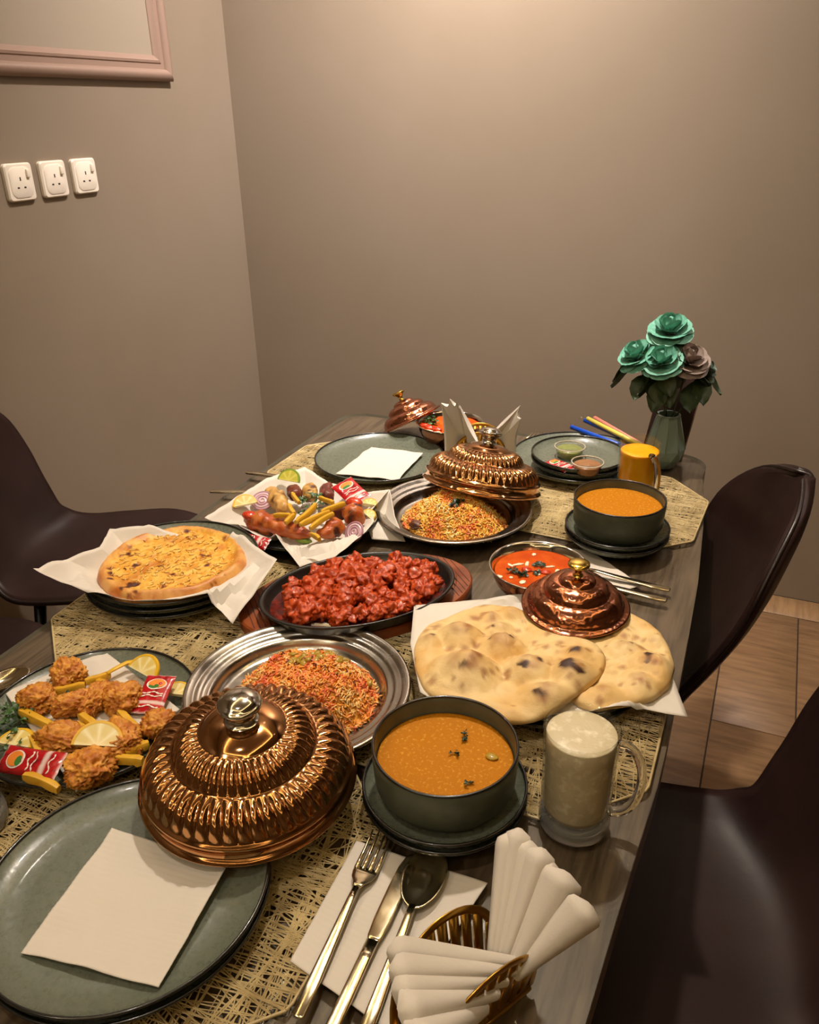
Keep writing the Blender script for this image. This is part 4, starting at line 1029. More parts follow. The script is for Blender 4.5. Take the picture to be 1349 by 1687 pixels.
# ------------------------------------------------------------------ fries, lemon, packets
POT = (hexc('#cf9a1e'), hexc('#dfb23c'))
def fry(p0, p1, w, lab, group, seed, roll_=0.3):
    a, b = Vector(p0), Vector(p1); c0 = (a + b) / 2; rnd = random.Random(seed); L = (b - a).length; n = 7; v, f, c = [], [], []
    d = (b - a).normalized(); u = d.cross(Vector((0, 0, 1))).normalized(); q = u.cross(d); bend = rnd.uniform(-.06, .06) * L
    for i in range(n):
        s = i / (n - 1); p = a + (b - a) * s - c0 + u * bend * math.sin(math.pi * s) ; k = w * (.78 if i in (0, n - 1) else 1) * (1 + .1 * rnd.uniform(-1, 1))
        for e in range(8):
            t_ = 2 * math.pi * e / 8 + roll_; cc, ss = math.cos(t_), math.sin(t_)
            v.append(p + u * k * .85 * math.copysign(abs(cc) ** .6, cc) + q * k * math.copysign(abs(ss) ** .6, ss)); c.append(lerp3(POT[0], POT[1], rnd.random() * .8 + (.2 if i in (0, n - 1) else 0)))
    for i in range(n - 1):
        for e in range(8): g = (e + 1) % 8; f.append((i * 8 + e, i * 8 + g, (i + 1) * 8 + g, (i + 1) * 8 + e))
    f.append(tuple(range(8))[::-1]); f.append(tuple((n - 1) * 8 + e for e in range(8)))
    o = MB().add(v, f, c).build('french_fry', M['potato'], loc=c0, sharp=45)
    return tag(o, lab, 'french fry', group)
SF = ('yellow french fry in front of the shrimp nearest the spoon', 'yellow french fry lying across the crumpled ketchup packet and lemon slice', 'yellow french fry at the plate rim below the crumpled ketchup packet', 'yellow french fry on the napkin behind the slim crossing shrimp', 'yellow french fry in front of the shrimp touching the upright ketchup packet',
      'yellow french fry between the slim shrimp and the large curled shrimp', 'yellow french fry pointing from the thick lemon wedge to the copper lid', 'yellow french fry next to the copper lid behind another fry', 'yellow french fry in line with the lemon peel on the napkin', 'short yellow french fry below the lemon peel end', 'yellow french fry against the large curled shrimp')
GF = ('french fry lying on the long tandoori leg near the pale malai piece', 'short french fry end on the long tandoori leg', 'french fry over the coriander in the middle of the grill', 'long french fry under two crossing fries on the grill', 'french fry against the dark seekh kebab', 'french fry pointing at the tomato wedge on the tandoori chunk', 'french fry beside the short drumstick, lowest of the crossing fries', 'french fry end near the green pepper slice', 'french fry between the pale malai piece and the coriander', 'short french fry on the brown kebab before the lime slice')
for i, (a, b, w) in enumerate(zip(
    [(-0.7518, 0.523, 0.78), (-0.7157, 0.497, 0.78), (-0.6586, 0.442, 0.78), (-0.7437, 0.5671, 0.78), (-0.6375, 0.566, 0.78), (-0.6759, 0.5426, 0.78), (-0.5924, 0.5025, 0.78), (-0.5848, 0.5149, 0.78), (-0.7164, 0.5932, 0.78), (-0.7065, 0.6039, 0.78), (-0.6699, 0.529, 0.78)],
    [(-0.6948, 0.5172, 0.78), (-0.6599, 0.4653, 0.78), (-0.613, 0.4443, 0.78), (-0.7142, 0.5908, 0.78), (-0.5952, 0.5487, 0.78), (-0.6366, 0.5329, 0.78), (-0.5584, 0.5129, 0.78), (-0.5692, 0.5361, 0.78), (-0.7021, 0.621, 0.78), (-0.6746, 0.5958, 0.78), (-0.6366, 0.523, 0.78)],
    (.0062, .0066, .006, .0055, .0062, .006, .0062, .006, .0055, .006, .006))):
    fry((a[0], a[1], a[2] + .002 * (i % 3)), (b[0], b[1], b[2] + .002 * (i % 2)), w, SF[i], 'french fries on the shrimp plate', i + 30)
for i, (a, b, w) in enumerate(zip(
    [(-0.718, 1.041, 0.812), (-0.6851, 1.0237, 0.812), (-0.6704, 1.0321, 0.812), (-0.6592, 1.0267, 0.812), (-0.6814, 1.1314, 0.812), (-0.6496, 1.0815, 0.812), (-0.6363, 1.0212, 0.812), (-0.6249, 1.0042, 0.812), (-0.7149, 1.0848, 0.812), (-0.7357, 1.1298, 0.812)],
    [(-0.6876, 1.0444, 0.816), (-0.683, 1.0489, 0.816), (-0.669, 1.0968, 0.816), (-0.6336, 1.0816, 0.816), (-0.6444, 1.1148, 0.816), (-0.6249, 1.1198, 0.816), (-0.6239, 1.0762, 0.816), (-0.6, 0.9874, 0.816), (-0.6842, 1.051, 0.816), (-0.6992, 1.0929, 0.816)],
    (.0055, .0062, .0066, .006, .0055, .0062, .0062, .0055, .006, .0055))):
    fry(a, b, w * .82, GF[i], 'french fries on the mixed grill', i + 60)

def lemon_slice(loc, r, lab, normal=(0, 0, 1), rotz=0.0, arc_=math.pi, th=.0045, group=None, name='lemon_slice', rind='lemon_rind', f0='#d9bf62', f1='#efe3ae'):
    t = thing(name, lab, 'lemon', loc, rotz, group, normal); n = 28; v, f, c = [], [], []
    full = arc_ > 6.2; A, B = hexc(f0), hexc(f1)
    def ring(rr, z): return [(rr * math.cos(arc_ * i / n), rr * math.sin(arc_ * i / n), z) for i in range(n + 1)]
    v += [(0, 0, th / 2)] + ring(r * .45, th / 2 + .0003) + ring(r * .86, th / 2) + [(0, 0, -th / 2)] + ring(r * .86, -th / 2)
    for k in range(len(v)):
        ang = math.atan2(v[k][1], v[k][0]); c.append(lerp3(A, B, .15 + .85 * (abs(math.cos(ang * 4)) ** 8)))
    W_ = n + 1; m0 = 1 + 2 * W_
    for i in range(n):
        f += [(0, 1 + i, 2 + i), (1 + i, 1 + W_ + i, 2 + W_ + i, 2 + i), (m0, m0 + 2 + i, m0 + 1 + i)]
    f += [(0, m0, m0 + 1, 1 + W_, 1), (0, 1 + n, 1 + W_ + n, m0 + 1 + n, m0)]
    MB().add(v, f, c).build('flesh', M['lemon_flesh'], t, sharp=30)
    v, f = [], []
    for rr, z in ((r * .86, th / 2 + .0002), (r * .97, th / 2), (r, th / 4), (r, -th / 4), (r * .97, -th / 2), (r * .86, -th / 2 - .0002)): v += ring(rr, z)
    for k in range(5):
        for i in range(n): f.append((k * W_ + i, (k + 1) * W_ + i, (k + 1) * W_ + i + 1, k * W_ + i + 1))
    f += [tuple(k * W_ for k in range(6)), tuple(k * W_ + n for k in range(6))[::-1]]
    MB().add(v, f).build('rind', M[rind], t, sharp=40); return t
LS = [(-0.6606, 0.6331, 0.78), (-0.603, 0.6239, 0.78), (-0.6119, 0.5035, 0.78), (-0.7094, 0.4734, 0.78)]
lemon_slice((LS[0][0], LS[0][1], LS[0][2] + .006), .026, 'half lemon slice standing behind the ketchup packet on the shrimp plate', (-.1, -.55, .8), R(-12))
lemon_slice((LS[1][0], LS[1][1], LS[1][2] - .004), .021, 'lemon slice half hidden by the steel rice plate', (0, -.2, 1), R(10))
lemon_slice((LS[2][0], LS[2][1], LS[2][2] + .010), .029, 'thick lemon wedge leaning on a fried shrimp near the plate rim', (.35, -.45, .8), R(25), th=.010)
lemon_slice((LS[3][0], LS[3][1], LS[3][2] + .002), .024, 'half lemon slice between the parsley and the crumpled ketchup packet', (0, -.25, 1), R(10))
# long lemon peel curl
PL = [(-0.7014, 0.6162, 0.786), (-0.6983, 0.6295, 0.786), (-0.6934, 0.6439, 0.786), (-0.6846, 0.6511, 0.786), (-0.6723, 0.6544, 0.786)]
tag(MB().add(*tube([Vector(p) - Vector(PL[2]) for p in PL], [(.003, .0016), (.0036, .0018), (.0038, .002), (.0036, .0018), (.002, .0012)], 8)).build('lemon_peel', M['lemon_rind'], loc=PL[2]), 'yellow strip of lemon peel lying along the lemon slice and napkin', 'lemon peel')
GS = [(-0.8049, 1.0816, 0.79), (-0.7812, 1.1906, 0.79), (-0.6072, 1.1773, 0.79), (-0.5933, 1.1417, 0.79)]
lemon_slice((GS[0][0], GS[0][1], GS[0][2] + .008), .022, 'half orange-yellow lemon slice beside the red onion ring on the grill', (.3, -.5, .8), R(40))
lemon_slice((GS[1][0], GS[1][1], GS[1][2] + .014), .024, 'half lime slice behind the pale kebabs on the grill', (0, -.75, .65), 0, name='lime_slice', rind='pepper_green', f0='#b9b23c', f1='#d9cf6a')
lemon_slice((GS[2][0], GS[2][1], GS[2][2]), .015, 'small lemon wedge behind the tandoori chunks beside the ketchup packet', (0, -.4, 1), R(0), th=.008)
lemon_slice((GS[3][0], GS[3][1], GS[3][2] - .004), .016, 'small lemon wedge at the edge of the grill parchment', (0, -.4, 1), R(-30), th=.008)

def packet(loc, sx, sy, rotz, normal, lab, seed):
    t = thing('ketchup_packet', lab, 'sauce packet', loc, rotz, None, normal); NX, NY = 26, 16; v, f, c = [], [], []; rnd = random.Random(seed)
    red, dk, wh = hexc('#b5161d'), hexc('#8f0f18'), hexc('#ecdcd6')
    def hz_(s, t_): return .0042 * (max(0, 1 - abs(s) ** 4) * max(0, 1 - abs(t_) ** 3)) ** .6 * (1 + .35 * noise.noise(Vector((s * 2.2 + seed, t_ * 2.2, seed))))
    for lay in (1, -1):
        for i in range(NX + 1):
            for j in range(NY + 1):
                s, t_ = -1 + 2 * i / NX, -1 + 2 * j / NY; crimp = .0005 * math.sin(t_ * 40) if abs(s) > .88 else 0
                v.append((s * sx, t_ * sy * (1 - .04 * (1 - s * s)), lay * (hz_(s, t_) * (1 if lay > 0 else .25) + .0002) + crimp))
                cc = red if noise.noise(Vector((s * 3 + seed, t_ * 3, 2))) < .25 else dk
                if abs(s) > .93 or (.42 < s < .56 and lay > 0): cc = lerp3(cc, wh, .8)
                c.append(cc)
    W_ = NY + 1; K = (NX + 1) * W_
    for i in range(NX):
        for j in range(NY):
            q = (i * W_ + j, (i + 1) * W_ + j, (i + 1) * W_ + j + 1, i * W_ + j + 1); f.append(q); f.append(tuple(K + z for z in q[::-1]))
    sa_ = MB().add(v, f, c).build('sachet', M['ketchup_foil'], t)
    def patch(name, cx_, cy_, a, b, m, dz):
        vv = [(cx_ * sx, cy_ * sy, hz_(cx_, cy_) + dz)]; n = 20
        for i in range(n):
            q = 2 * math.pi * i / n; s, t_ = cx_ + a * math.cos(q), cy_ + b * math.sin(q); vv.append((s * sx, t_ * sy, hz_(s, t_) + dz))
        MB().add(vv, [(0, 1 + i, 1 + (i + 1) % n) for i in range(n)]).build(name, M[m], sa_)
    patch('emblem_border', -.45, 0, .30, .66, 'print_white', .0005); patch('emblem', -.47, .03, .25, .56, 'print_orange', .0008); patch('emblem_leaf', -.32, -.1, .10, .36, 'print_green', .0010)
    for s in (.02, .18, .70):
        pts = [(sx * (s + .045 * math.sin(9 * q + s * 9)), sy * (-.68 + 1.36 * q), hz_(s, -.68 + 1.36 * q) + .0006) for q in [i / 14 for i in range(15)]]
        MB().add(*tube(pts, [(.0011 if k % 3 else .0005, .0003) for k in range(15)], 6)).build('lettering', M['print_white'], sa_)
    return t
KP = [(-0.6181, 0.6054, 0.782), (-0.6641, 0.4573, 0.782)]
packet((KP[0][0], KP[0][1], KP[0][2] + .004), .028, .0195, R(-75), (.02, -.30, 1), 'red ketchup packet with an orange emblem beside the steel rice plate', 2)
packet((KP[1][0], KP[1][1], KP[1][2] + .006), .040, .016, R(8), (-.05, -.45, 1), 'crumpled red ketchup packet on the shrimp plate rim beside parsley', 5)
KG = [(-0.6543, 1.1978, 0.795), (-0.7391, 0.9958, 0.795)]
packet((KG[0][0], KG[0][1], KG[0][2] + .006), .032, .022, R(-30), (.1, -.35, 1), 'red ketchup packet behind the tandoori chicken chunks on the grill', 7)
packet((KG[1][0], KG[1][1], KG[1][2] - .012), .036, .012, R(-2), (0, -.5, 1), 'red ketchup packet under the tandoori leg near the cheese bread', 9)
packet((*(-0.3378, 1.4776, 0.79)[:2], TZ + .0415), .030, .019, R(-28), (0, 0, 1), 'red ketchup packet on the small plate with the sauce cups', 11)

# ------------------------------------------------------------------ fried shrimp
FB = (hexc('#b3641a'), hexc('#dc9a3a'))
SP = [(-0.75, 0.5989, 0.784), (-0.7481, 0.5455, 0.784), (-0.6928, 0.5514, 0.784), (-0.6798, 0.5707, 0.784), (-0.6506, 0.586, 0.784), (-0.6614, 0.5022, 0.784), (-0.6032, 0.5293, 0.784), (-0.6021, 0.4798, 0.784), (-0.5789, 0.5676, 0.784)]
for i, (p, (a, b, h, rz)) in enumerate(zip(SP, ((.0235, .019, .015, -.3), (.0225, .019, .014, .2), (.0245, .0135, .013, .85), (.014, .024, .015, .2), (.0225, .0195, .016, .0), (.030, .0205, .015, .35), (.028, .0185, .014, -.35), (.0245, .0225, .015, .3), (.018, .018, .014, .5)))):
    v, F, c = blob(i * 1.7 + 2, a, b, h, .5, 1.7, 5, ridge=True, cols=FB, crisp=.42)
    o = MB().add(v, F, c).build('fried_shrimp', M['fried_batter'], loc=(p[0], p[1], TZ + .0345 + (.004 if i == 2 else 0)), rot=(0, 0, rz))
    tag(o, ('golden battered shrimp at the napkin corner, farthest from the ketchup packets', 'golden battered shrimp nearest the table-edge spoon', 'slim golden battered shrimp crossing another in the plate centre', 'golden battered shrimp under the slim one in the plate centre', 'golden battered shrimp touching the emblem side of the upright ketchup packet', 'large curled golden battered shrimp above the crumpled ketchup packet', 'golden battered shrimp behind the thick lemon wedge', 'golden battered shrimp in front of the thick lemon wedge', 'golden battered shrimp tucked between the ketchup packet and the copper lid')[i], 'shrimp', 'fried shrimp on the green plate')
HB = [(-0.763, 0.5115, 0.776), (-0.7451, 0.494, 0.776), (-0.7434, 0.5152, 0.776), (-0.7218, 0.5704, 0.776), (-0.6545, 0.5012, 0.776), (-0.7102, 0.4752, 0.776), (-0.6884, 0.5939, 0.776)]
for i, (p, n, sp, sz, lab) in enumerate(zip(HB, (22, 16, 10, 4, 4, 12, 5), (.017, .014, .012, .006, .008, .016, .006), (.007, .007, .006, .008, .009, .006, .004), (
        'curly parsley sprig on the shrimp plate rim beside the spoon', 'dark parsley sprig beside the lemon slice on the shrimp plate', 'small parsley tuft beside the french fry on the shrimp plate', 'dark leaf between battered shrimp on the napkin', 'dark herb leaf beside the thick lemon wedge', 'parsley leaves under the french fry near the crumpled ketchup packet', 'tiny herb flecks beside the upright ketchup packet'))):
    herb(p[0], p[1], p[2] - .002, n, sp, sz, lab, i + 20, 'herb' if i in (0, 2, 5) else 'herb_dark', zmax=.018 if n > 9 else .01)

# ------------------------------------------------------------------ mixed grill
def meat(path, rad, seed, cols, name, lab, cat, m='tandoori', amp=.30, N=40, group=None):
    P = [Vector(p) for p in path]; c0 = P[len(P) // 2]; st, rr = [], []
    for i in range(N + 1):
        u = i / N * (len(P) - 1); k = min(int(u), len(P) - 2); t_ = u - k; t_ = t_ if len(P) == 2 else t_
        st.append(P[k].lerp(P[k + 1], t_) - c0); e = min(i, N - i) / (N * .16); rr.append((rad[k] + (rad[k + 1] - rad[k]) * t_) * math.sqrt(clamp(1 - (1 - min(1, e)) ** 2, .03, 1)))
    v, f = tube(st, rr, 32); V, C_ = [], []; nst = 32
    for i, p in enumerate(v):
        ax = st[min(i // nst, N)]; d = Vector(p) - ax; nn = fbm(Vector(p) * 70 + Vector((seed, seed * 2, 0)), 4); V.append(ax + d * (1 + amp * nn))
        q = clamp(.5 + 1.0 * noise.noise(Vector(p) * 75 + Vector((0, seed, 3)))); col = lerp3(cols[0], cols[1], q)
        dk = fbm(Vector(p) * 48 + Vector((seed * 3, 0, 1)), 2); col = lerp3(col, cols[2], clamp((dk - .22) * 3)); C_.append(col)
    o = MB().add(V, f, C_).build(name, M[m], loc=c0); return tag(o, lab, cat, group)
PALE = (hexc('#b98a45'), hexc('#cfa661'), hexc('#5a2e18')); DARK = (hexc('#5e2a20'), hexc('#7a3b2a'), hexc('#2c1210')); RED = (hexc('#a5441a'), hexc('#c06c2a'), hexc('#42190e'))
G = lambda L, dz=0.0: [(p[0], p[1], p[2] + dz) for p in L]
meat(G([(-0.7991, 1.1563, 0.795), (-0.7651, 1.1257, 0.795), (-0.729, 1.0926, 0.795)]), (.013, .0155, .0125), 1, PALE, 'kebab_piece', 'pale grilled malai chicken piece beside the red onion ring', 'kebab')
meat(G([(-0.7632, 1.1756, 0.798), (-0.7353, 1.1422, 0.798)]), (.012, .012), 2, DARK, 'kebab_piece', 'brown kebab piece in front of the lime slice', 'kebab')
meat(G([(-0.7378, 1.1918, 0.798), (-0.7082, 1.1473, 0.798)]), (.0125, .012), 3, PALE, 'kebab_piece', 'pale grilled kebab piece standing between two dark kebabs', 'kebab')
meat(G([(-0.7117, 1.207, 0.796), (-0.6818, 1.1624, 0.796)]), (.0125, .0125), 4, DARK, 'kebab_piece', 'dark brown seekh kebab beside the ketchup packet on the grill', 'kebab')
meat(G([(-0.7854, 1.0488, 0.79), (-0.753, 1.0486, 0.79), (-0.7184, 1.042, 0.79), (-0.6799, 1.0398, 0.79), (-0.6432, 1.0374, 0.79)]), (.0125, .019, .0175, .0135, .007), 5, RED, 'tandoori_chicken', 'long charred orange tandoori chicken leg along the parchment front', 'chicken')
meat(G([(-0.6191, 1.0878, 0.792), (-0.622, 1.0664, 0.792), (-0.6272, 1.0495, 0.792), (-0.641, 1.0464, 0.792)]), (.017, .0155, .009, .005), 6, RED, 'tandoori_chicken', 'short charred tandoori drumstick beside the french fries', 'chicken')
meat(G([(-0.6201, 1.1367, 0.796), (-0.5981, 1.1083, 0.796)]), (.0175, .0165), 7, RED, 'tandoori_chunk', 'orange tandoori chicken chunk under the tomato wedge', 'chicken')
meat(G([(-0.6533, 1.1377, 0.792), (-0.6352, 1.1179, 0.792)]), (.013, .013), 8, DARK, 'kebab_piece', 'dark grilled piece tucked behind the short drumstick', 'kebab')
tm = [(-0.6202, 1.1454, 0.808), (-0.7697, 1.0422, 0.808)]
for i, (p, lab, rr) in enumerate(zip(tm, ('red tomato wedge on the tandoori chunk near the ketchup packet', 'red tomato wedge on the long tandoori leg near the lemon'), (.0135, .012))):
    v, F = blob(i + 90, rr * 1.15, rr * .8, rr * .62, .12, 1.2, 3)
    tag(MB().add(v, F).build('tomato_wedge', M['tomato'], loc=(p[0], p[1], p[2] - .006 * i)), lab, 'tomato')
def onion_ring(loc, r, lab, normal):
    t = thing('onion_slice', lab, 'onion', loc, 0, None, normal); A, B = hexc('#d9bcc4'), hexc('#9c5f7a')
    for k in range(4):
        rr = r * (1 - .26 * k)
        if rr < .003: continue
        v, f = torus(rr, 0, .0016, 36, 8); MB().add(v, f, [lerp3(A, B, .15 if k % 2 else .7)] * len(v)).build('ring', M['onion'], t, loc=(0, 0, .0003 * k))
    v, f = lathe([(0, .0006), (r, .0006), (r, -.0006), (0, -.0006)], 36); MB().add(v, f, [A] * len(v)).build('slice', M['onion'], t)
    return t
on = [(-0.7895, 1.113, 0.79), (-0.5905, 1.0858, 0.79)]
onion_ring((on[0][0], on[0][1], on[0][2] + .006), .019, 'round red onion slice beside the pale malai piece', (.15, -.45, .8))
onion_ring((on[1][0], on[1][1], on[1][2] - .006), .017, 'red onion slice leaning at the parchment edge below the tandoori chunk', (-.2, -.75, .6))
pg = (-0.6641, 1.0399, 0.776); v, F = blob(95, .016, .007, .006, .2, 1.4, 3)
tag(MB().add(v, F).build('pepper_slice', M['pepper_green'], loc=pg), 'green pepper slice at the parchment front under the tandoori leg', 'pepper')
ct = [(-0.7054, 1.1104, 0.806), (-0.6917, 1.1354, 0.806), (-0.6692, 1.1002, 0.806), (-0.6755, 1.0764, 0.806)]
for i, p in enumerate(ct):
    herb(*p, 10, .010, .0065, ('chopped coriander heap between the pale kebabs and fries', 'coriander tuft beside the pale upright kebab', 'coriander tuft under the crossing french fries', 'coriander tuft beside the long french fry on the grill')[i], 50 + i, 'herb', name='coriander_sprig')

# ------------------------------------------------------------------ soups and curries
def surface(name, x, y, z, r, m, lab, cat, depth=.006):
    o = MB().add(*lathe([(0, 0), (r * .6, .0), (r * .97, .0002), (r, .0008), (r * .93, -depth), (0, -depth)], 72)).build(name, M[m], loc=(x, y, z)); return tag(o, lab, cat)
SZ = BZ + 2 * PIT
surface('lentil_soup', -.238, .609, SZ + .041, .0708, 'lentil_soup', 'orange lentil soup in the bowl next to the milk mug', 'soup')
surface('soup', -.186, 1.272, SZ + .046, .0713, 'lentil_soup', 'orange soup in the bowl next to the orange juice', 'soup')
for i, p in enumerate([(-0.2307, 0.6179, 0.816), (-0.2289, 0.6406, 0.816), (-0.2028, 0.5839, 0.816), (-0.231, 0.6499, 0.816)]):
    herb(p[0], p[1], SZ + .0415, 3, .004, .004, ('herb fleck in the middle of the lentil soup', 'herb fleck behind the middle of the lentil soup', 'herb fleck at the front of the lentil soup', 'herb fleck at the back of the lentil soup')[i], 70 + i, 'herb_dark', 1, .003, 'herb_fleck')
v, F = blob(101, .0065, .0052, .0022, .15, 1.4, 3); p = (-0.1936, 0.6286, 0.816)
tag(MB().add(v, F).build('lemon_seed', M['raisin'], loc=(p[0], p[1], SZ + .0425)), 'pale oval seed floating in the lentil soup', 'seed')
cz = TZ + .0005 + .0475
surface('creamy_curry', -.262, 1.050, cz, .0648, 'curry', 'orange creamy curry in the hammered bowl beside the naan breads', 'curry', .012)
def cream_bits(t, L):
    for k, (x, y, a, b) in enumerate(L):
        v, F = blob(k + 110, a, b, .0013, .25, 1.5, 3); MB().add(v, F).build('cream_drop', M['cream'], t, loc=(x, y, .0006), rot=(0, 0, k))
cr = thing('cream_swirl', 'white cream drops drizzled on the curry beside the naan breads', 'cream', (-.262, 1.050, cz))
cream_bits(cr, [(p[0] + .262, p[1] - 1.050, a, b) for p, a, b in zip([(-0.3103, 1.0135, 0.798), (-0.2741, 1.0106, 0.798), (-0.2936, 1.0169, 0.798), (-0.281, 0.9915, 0.798), (-0.2527, 1.0068, 0.798), (-0.2345, 1.0604, 0.798), (-0.2387, 1.0369, 0.798), (-0.2956, 1.058, 0.798), (-0.2833, 1.0655, 0.798), (-0.2676, 1.0694, 0.798), (-0.2486, 1.0695, 0.798), (-0.2816, 1.0973, 0.798), (-0.3056, 1.0514, 0.798), (-0.2267, 1.0394, 0.798), (-0.2574, 1.0413, 0.798), (-0.2881, 0.9956, 0.798)], (.005, .0055, .003, .006, .004, .0065, .005, .009, .008, .007, .008, .004, .006, .0045, .003, .005), (.0035, .0045, .003, .003, .003, .004, .0035, .003, .0028, .0035, .002, .003, .0025, .003, .002, .0028))])
for i, (p, n) in enumerate(zip([(-0.2966, 1.0339, 0.8), (-0.2779, 1.0307, 0.8), (-0.2641, 1.0397, 0.8), (-0.2646, 1.0668, 0.8), (-0.283, 1.0321, 0.8)], (5, 5, 4, 6, 4))):
    herb(p[0], p[1], cz, n, .006, .006, ('coriander leaf on the creamy curry at its cream rim', 'coriander leaves at the middle of the creamy curry', 'coriander leaves beside the brass knob on the creamy curry', 'coriander sprig on the creamy curry away from the naan', 'small coriander leaf on the cream swirl')[i], 80 + i, 'herb_dark', 1, .006, 'coriander_sprig')
for i, p in enumerate([(-0.2791, 1.0469, 0.8), (-0.2506, 1.0501, 0.8)]):
    v, F = blob(130 + i, .008, .006, .003, .2, 1.4, 3)
    tag(MB().add(v, F).build('tomato_piece', M['tomato'], loc=(p[0], p[1], cz + .0012)), ('red tomato piece at the middle of the creamy curry', 'red tomato piece beside the cream swirl tail')[i], 'tomato')
surface('back_curry', -.612, 1.588, cz + .002, .0655, 'curry', 'orange curry in the copper bowl at the back', 'curry', .014)
herb(-.655, 1.588, cz + .002, 14, .016, .009, 'green coriander heap on the back curry beside the leaning lid', 90, 'herb', name='coriander_sprig')
for i, (x, y) in enumerate(((-.648, 1.558), (-.628, 1.552), (-.662, 1.565))):
    v, F = blob(140 + i, .011, .007, .005, .25, 1.5, 3)
    tag(MB().add(v, F).build('tomato_piece', M['tomato'], loc=(x, y, cz + .004)), ('red tomato piece in the back curry, middle of three', 'red tomato piece in the back curry nearest the standing napkins', 'red tomato piece in the back curry nearest the leaning lid')[i], 'tomato')
t = thing('cream_swirl', 'white cream drops on the curry in the copper bowl at the back', 'cream', (-.612, 1.588, cz + .002)); cream_bits(t, [(-.035, -.045, .014, .004), (-.012, -.05, .010, .004), (.03, .01, .006, .004)])

# ------------------------------------------------------------------ sauce cups, straws
mat('sauce_green', '#9aa35a', 0.3, coat=.2, var=(120, '#7f8c45', .45, .65)); mat('sauce_brown', '#b07a4e', 0.3, coat=.2, var=(60, '#9c6840', .45, .65))
def cup(x, y, z, m, lab, lab2):
    t = thing('sauce_cup', lab, 'sauce cup', (x, y, z))
    MB().add(*lathe([(0, 0), (.022, 0), (.0245, .002), (.0290, .020), (.0308, .0208), (.0312, .0225), (.0305, .0235), (.0285, .0232), (.0268, .0215), (0, .0215)], 48)).build('cup_and_lid', M['clear_plastic'], t)
    MB().add(*torus(.0302, .0222, .0014, 48)).build('lid_rim', M['cup_rim'], t)
    o = MB().add(*lathe([(0, .001), (.0212, .001), (.0238, .003), (.0262, .0165), (.0250, .0178), (0, .0180)], 48)).build('dip_sauce', M[m], loc=(x, y, z)); tag(o, lab2, 'sauce')
mat('cup_rim', '#c9bda6', 0.3, trans=.2)
cz2 = BZ + .0112 + PIT + .0112
cup(*(-0.3343, 1.541, 0.795)[:2], cz2, 'sauce_green', 'clear lidded cup of green mint sauce beside the straws', 'green mint sauce inside the cup beside the straws')
cup(*(-0.2832, 1.4733, 0.795)[:2], cz2, 'sauce_brown', 'clear lidded cup of brown tamarind sauce beside the orange juice', 'brown tamarind sauce inside the cup beside the orange juice')
STR = {'blue': '#1450c8', 'yellow': '#e0cf5a', 'pink': '#e08a78'}
for k, h in STR.items(): mat('straw_' + k, h, .3, sss=.1)
def straw(p0, p1, k, lab, L=.2):
    a, b = Vector(p0), Vector(p1); d = (b - a).normalized(); t = thing('drinking_straw', lab, 'straw', a)
    MB().add(*tube([d * .012, d * L * .5, d * L], .0052, 14)).build('tube', M['straw_' + k], t)
    MB().add(*tube([Vector((0, 0, 0)), d * .004, d * .010, d * .014, d * (L * .5), d * L], [.0085, .0045, .0072, .0060, .0058, .0058], 12, caps=False)).build('wrapper', M['clear_plastic'], t)
sz = .052
for (a, b, k, lab) in (((-0.3858, 1.7379, 0.78), (-0.2588, 1.6626, 0.78), 'blue', 'wrapped blue straw nearest the sauce cups'), ((-0.3669, 1.7932, 0.78), (-0.2661, 1.7142, 0.78), 'blue', 'wrapped blue straw beside the yellow straw'), ((-0.3598, 1.791, 0.786), (-0.265, 1.7055, 0.786), 'yellow', 'wrapped yellow straw between the blue and pink straws'), ((-0.3486, 1.8182, 0.78), (-0.2672, 1.7339, 0.78), 'pink', 'wrapped pink straw beside the yellow straw, nearest the vase')):
    straw(a, b, k, lab)

# ------------------------------------------------------------------ vase, roses, menu
mat('vase_ceramic', '#7f9388', 0.32, coat=.3)
vs = thing('faceted_vase', 'faceted grey-green ceramic vase holding artificial roses', 'vase', (-.163, 1.655, TZ))
def ringp(r, z, rot, n=9): return [(r * math.cos(2 * math.pi * (i + rot) / n), r * math.sin(2 * math.pi * (i + rot) / n), z) for i in range(n)]
n = 9; rings = [ringp(.024, 0, 0), ringp(.037, .021, .5), ringp(.0405, .041, 0), ringp(.0230, .1085, 0), ringp(.0245, .1125, 0), ringp(.0205, .1125, 0), ringp(.019, .09, 0)]
v = [p for r_ in rings for p in r_]; f = [tuple(range(n))[::-1]]
for k in range(len(rings) - 1):
    for i in range(n):
        j = (i + 1) % n; a, b = k * n, (k + 1) * n
        if k == 0: f += [(a + i, a + j, b + i), (a + j, b + j, b + i)]
        elif k == 1: f += [(a + i, b + j, b + i), (a + i, a + j, b + j)]
        else: f.append((a + i, a + j, b + j, b + i))
f.append(tuple((len(rings) - 1) * n + i for i in range(n)))
MB().add(v, f).build('body', M['vase_ceramic'], vs, smooth=False)
for i in range(n):
    a, b = Vector(rings[2][i]) * 1.006, Vector(rings[3][i]) * 1.004; MB().add(*tube([a, b], .0012, 5)).build('rib', M['vase_ceramic'], vs)
mat('petal_teal', '#63a893', 0.55, var=(60, '#86c2ae', .4, .65)); mat('petal_mauve', '#8d7c74', 0.55, var=(60, '#a3928a', .4, .65)); mat('petal_grey', '#5c6f64', 0.5, var=(60, '#71857a', .4, .65))
mat('stem_green', '#2f3f24', 0.5, var=(60, '#3d4c2c', .4, .65))
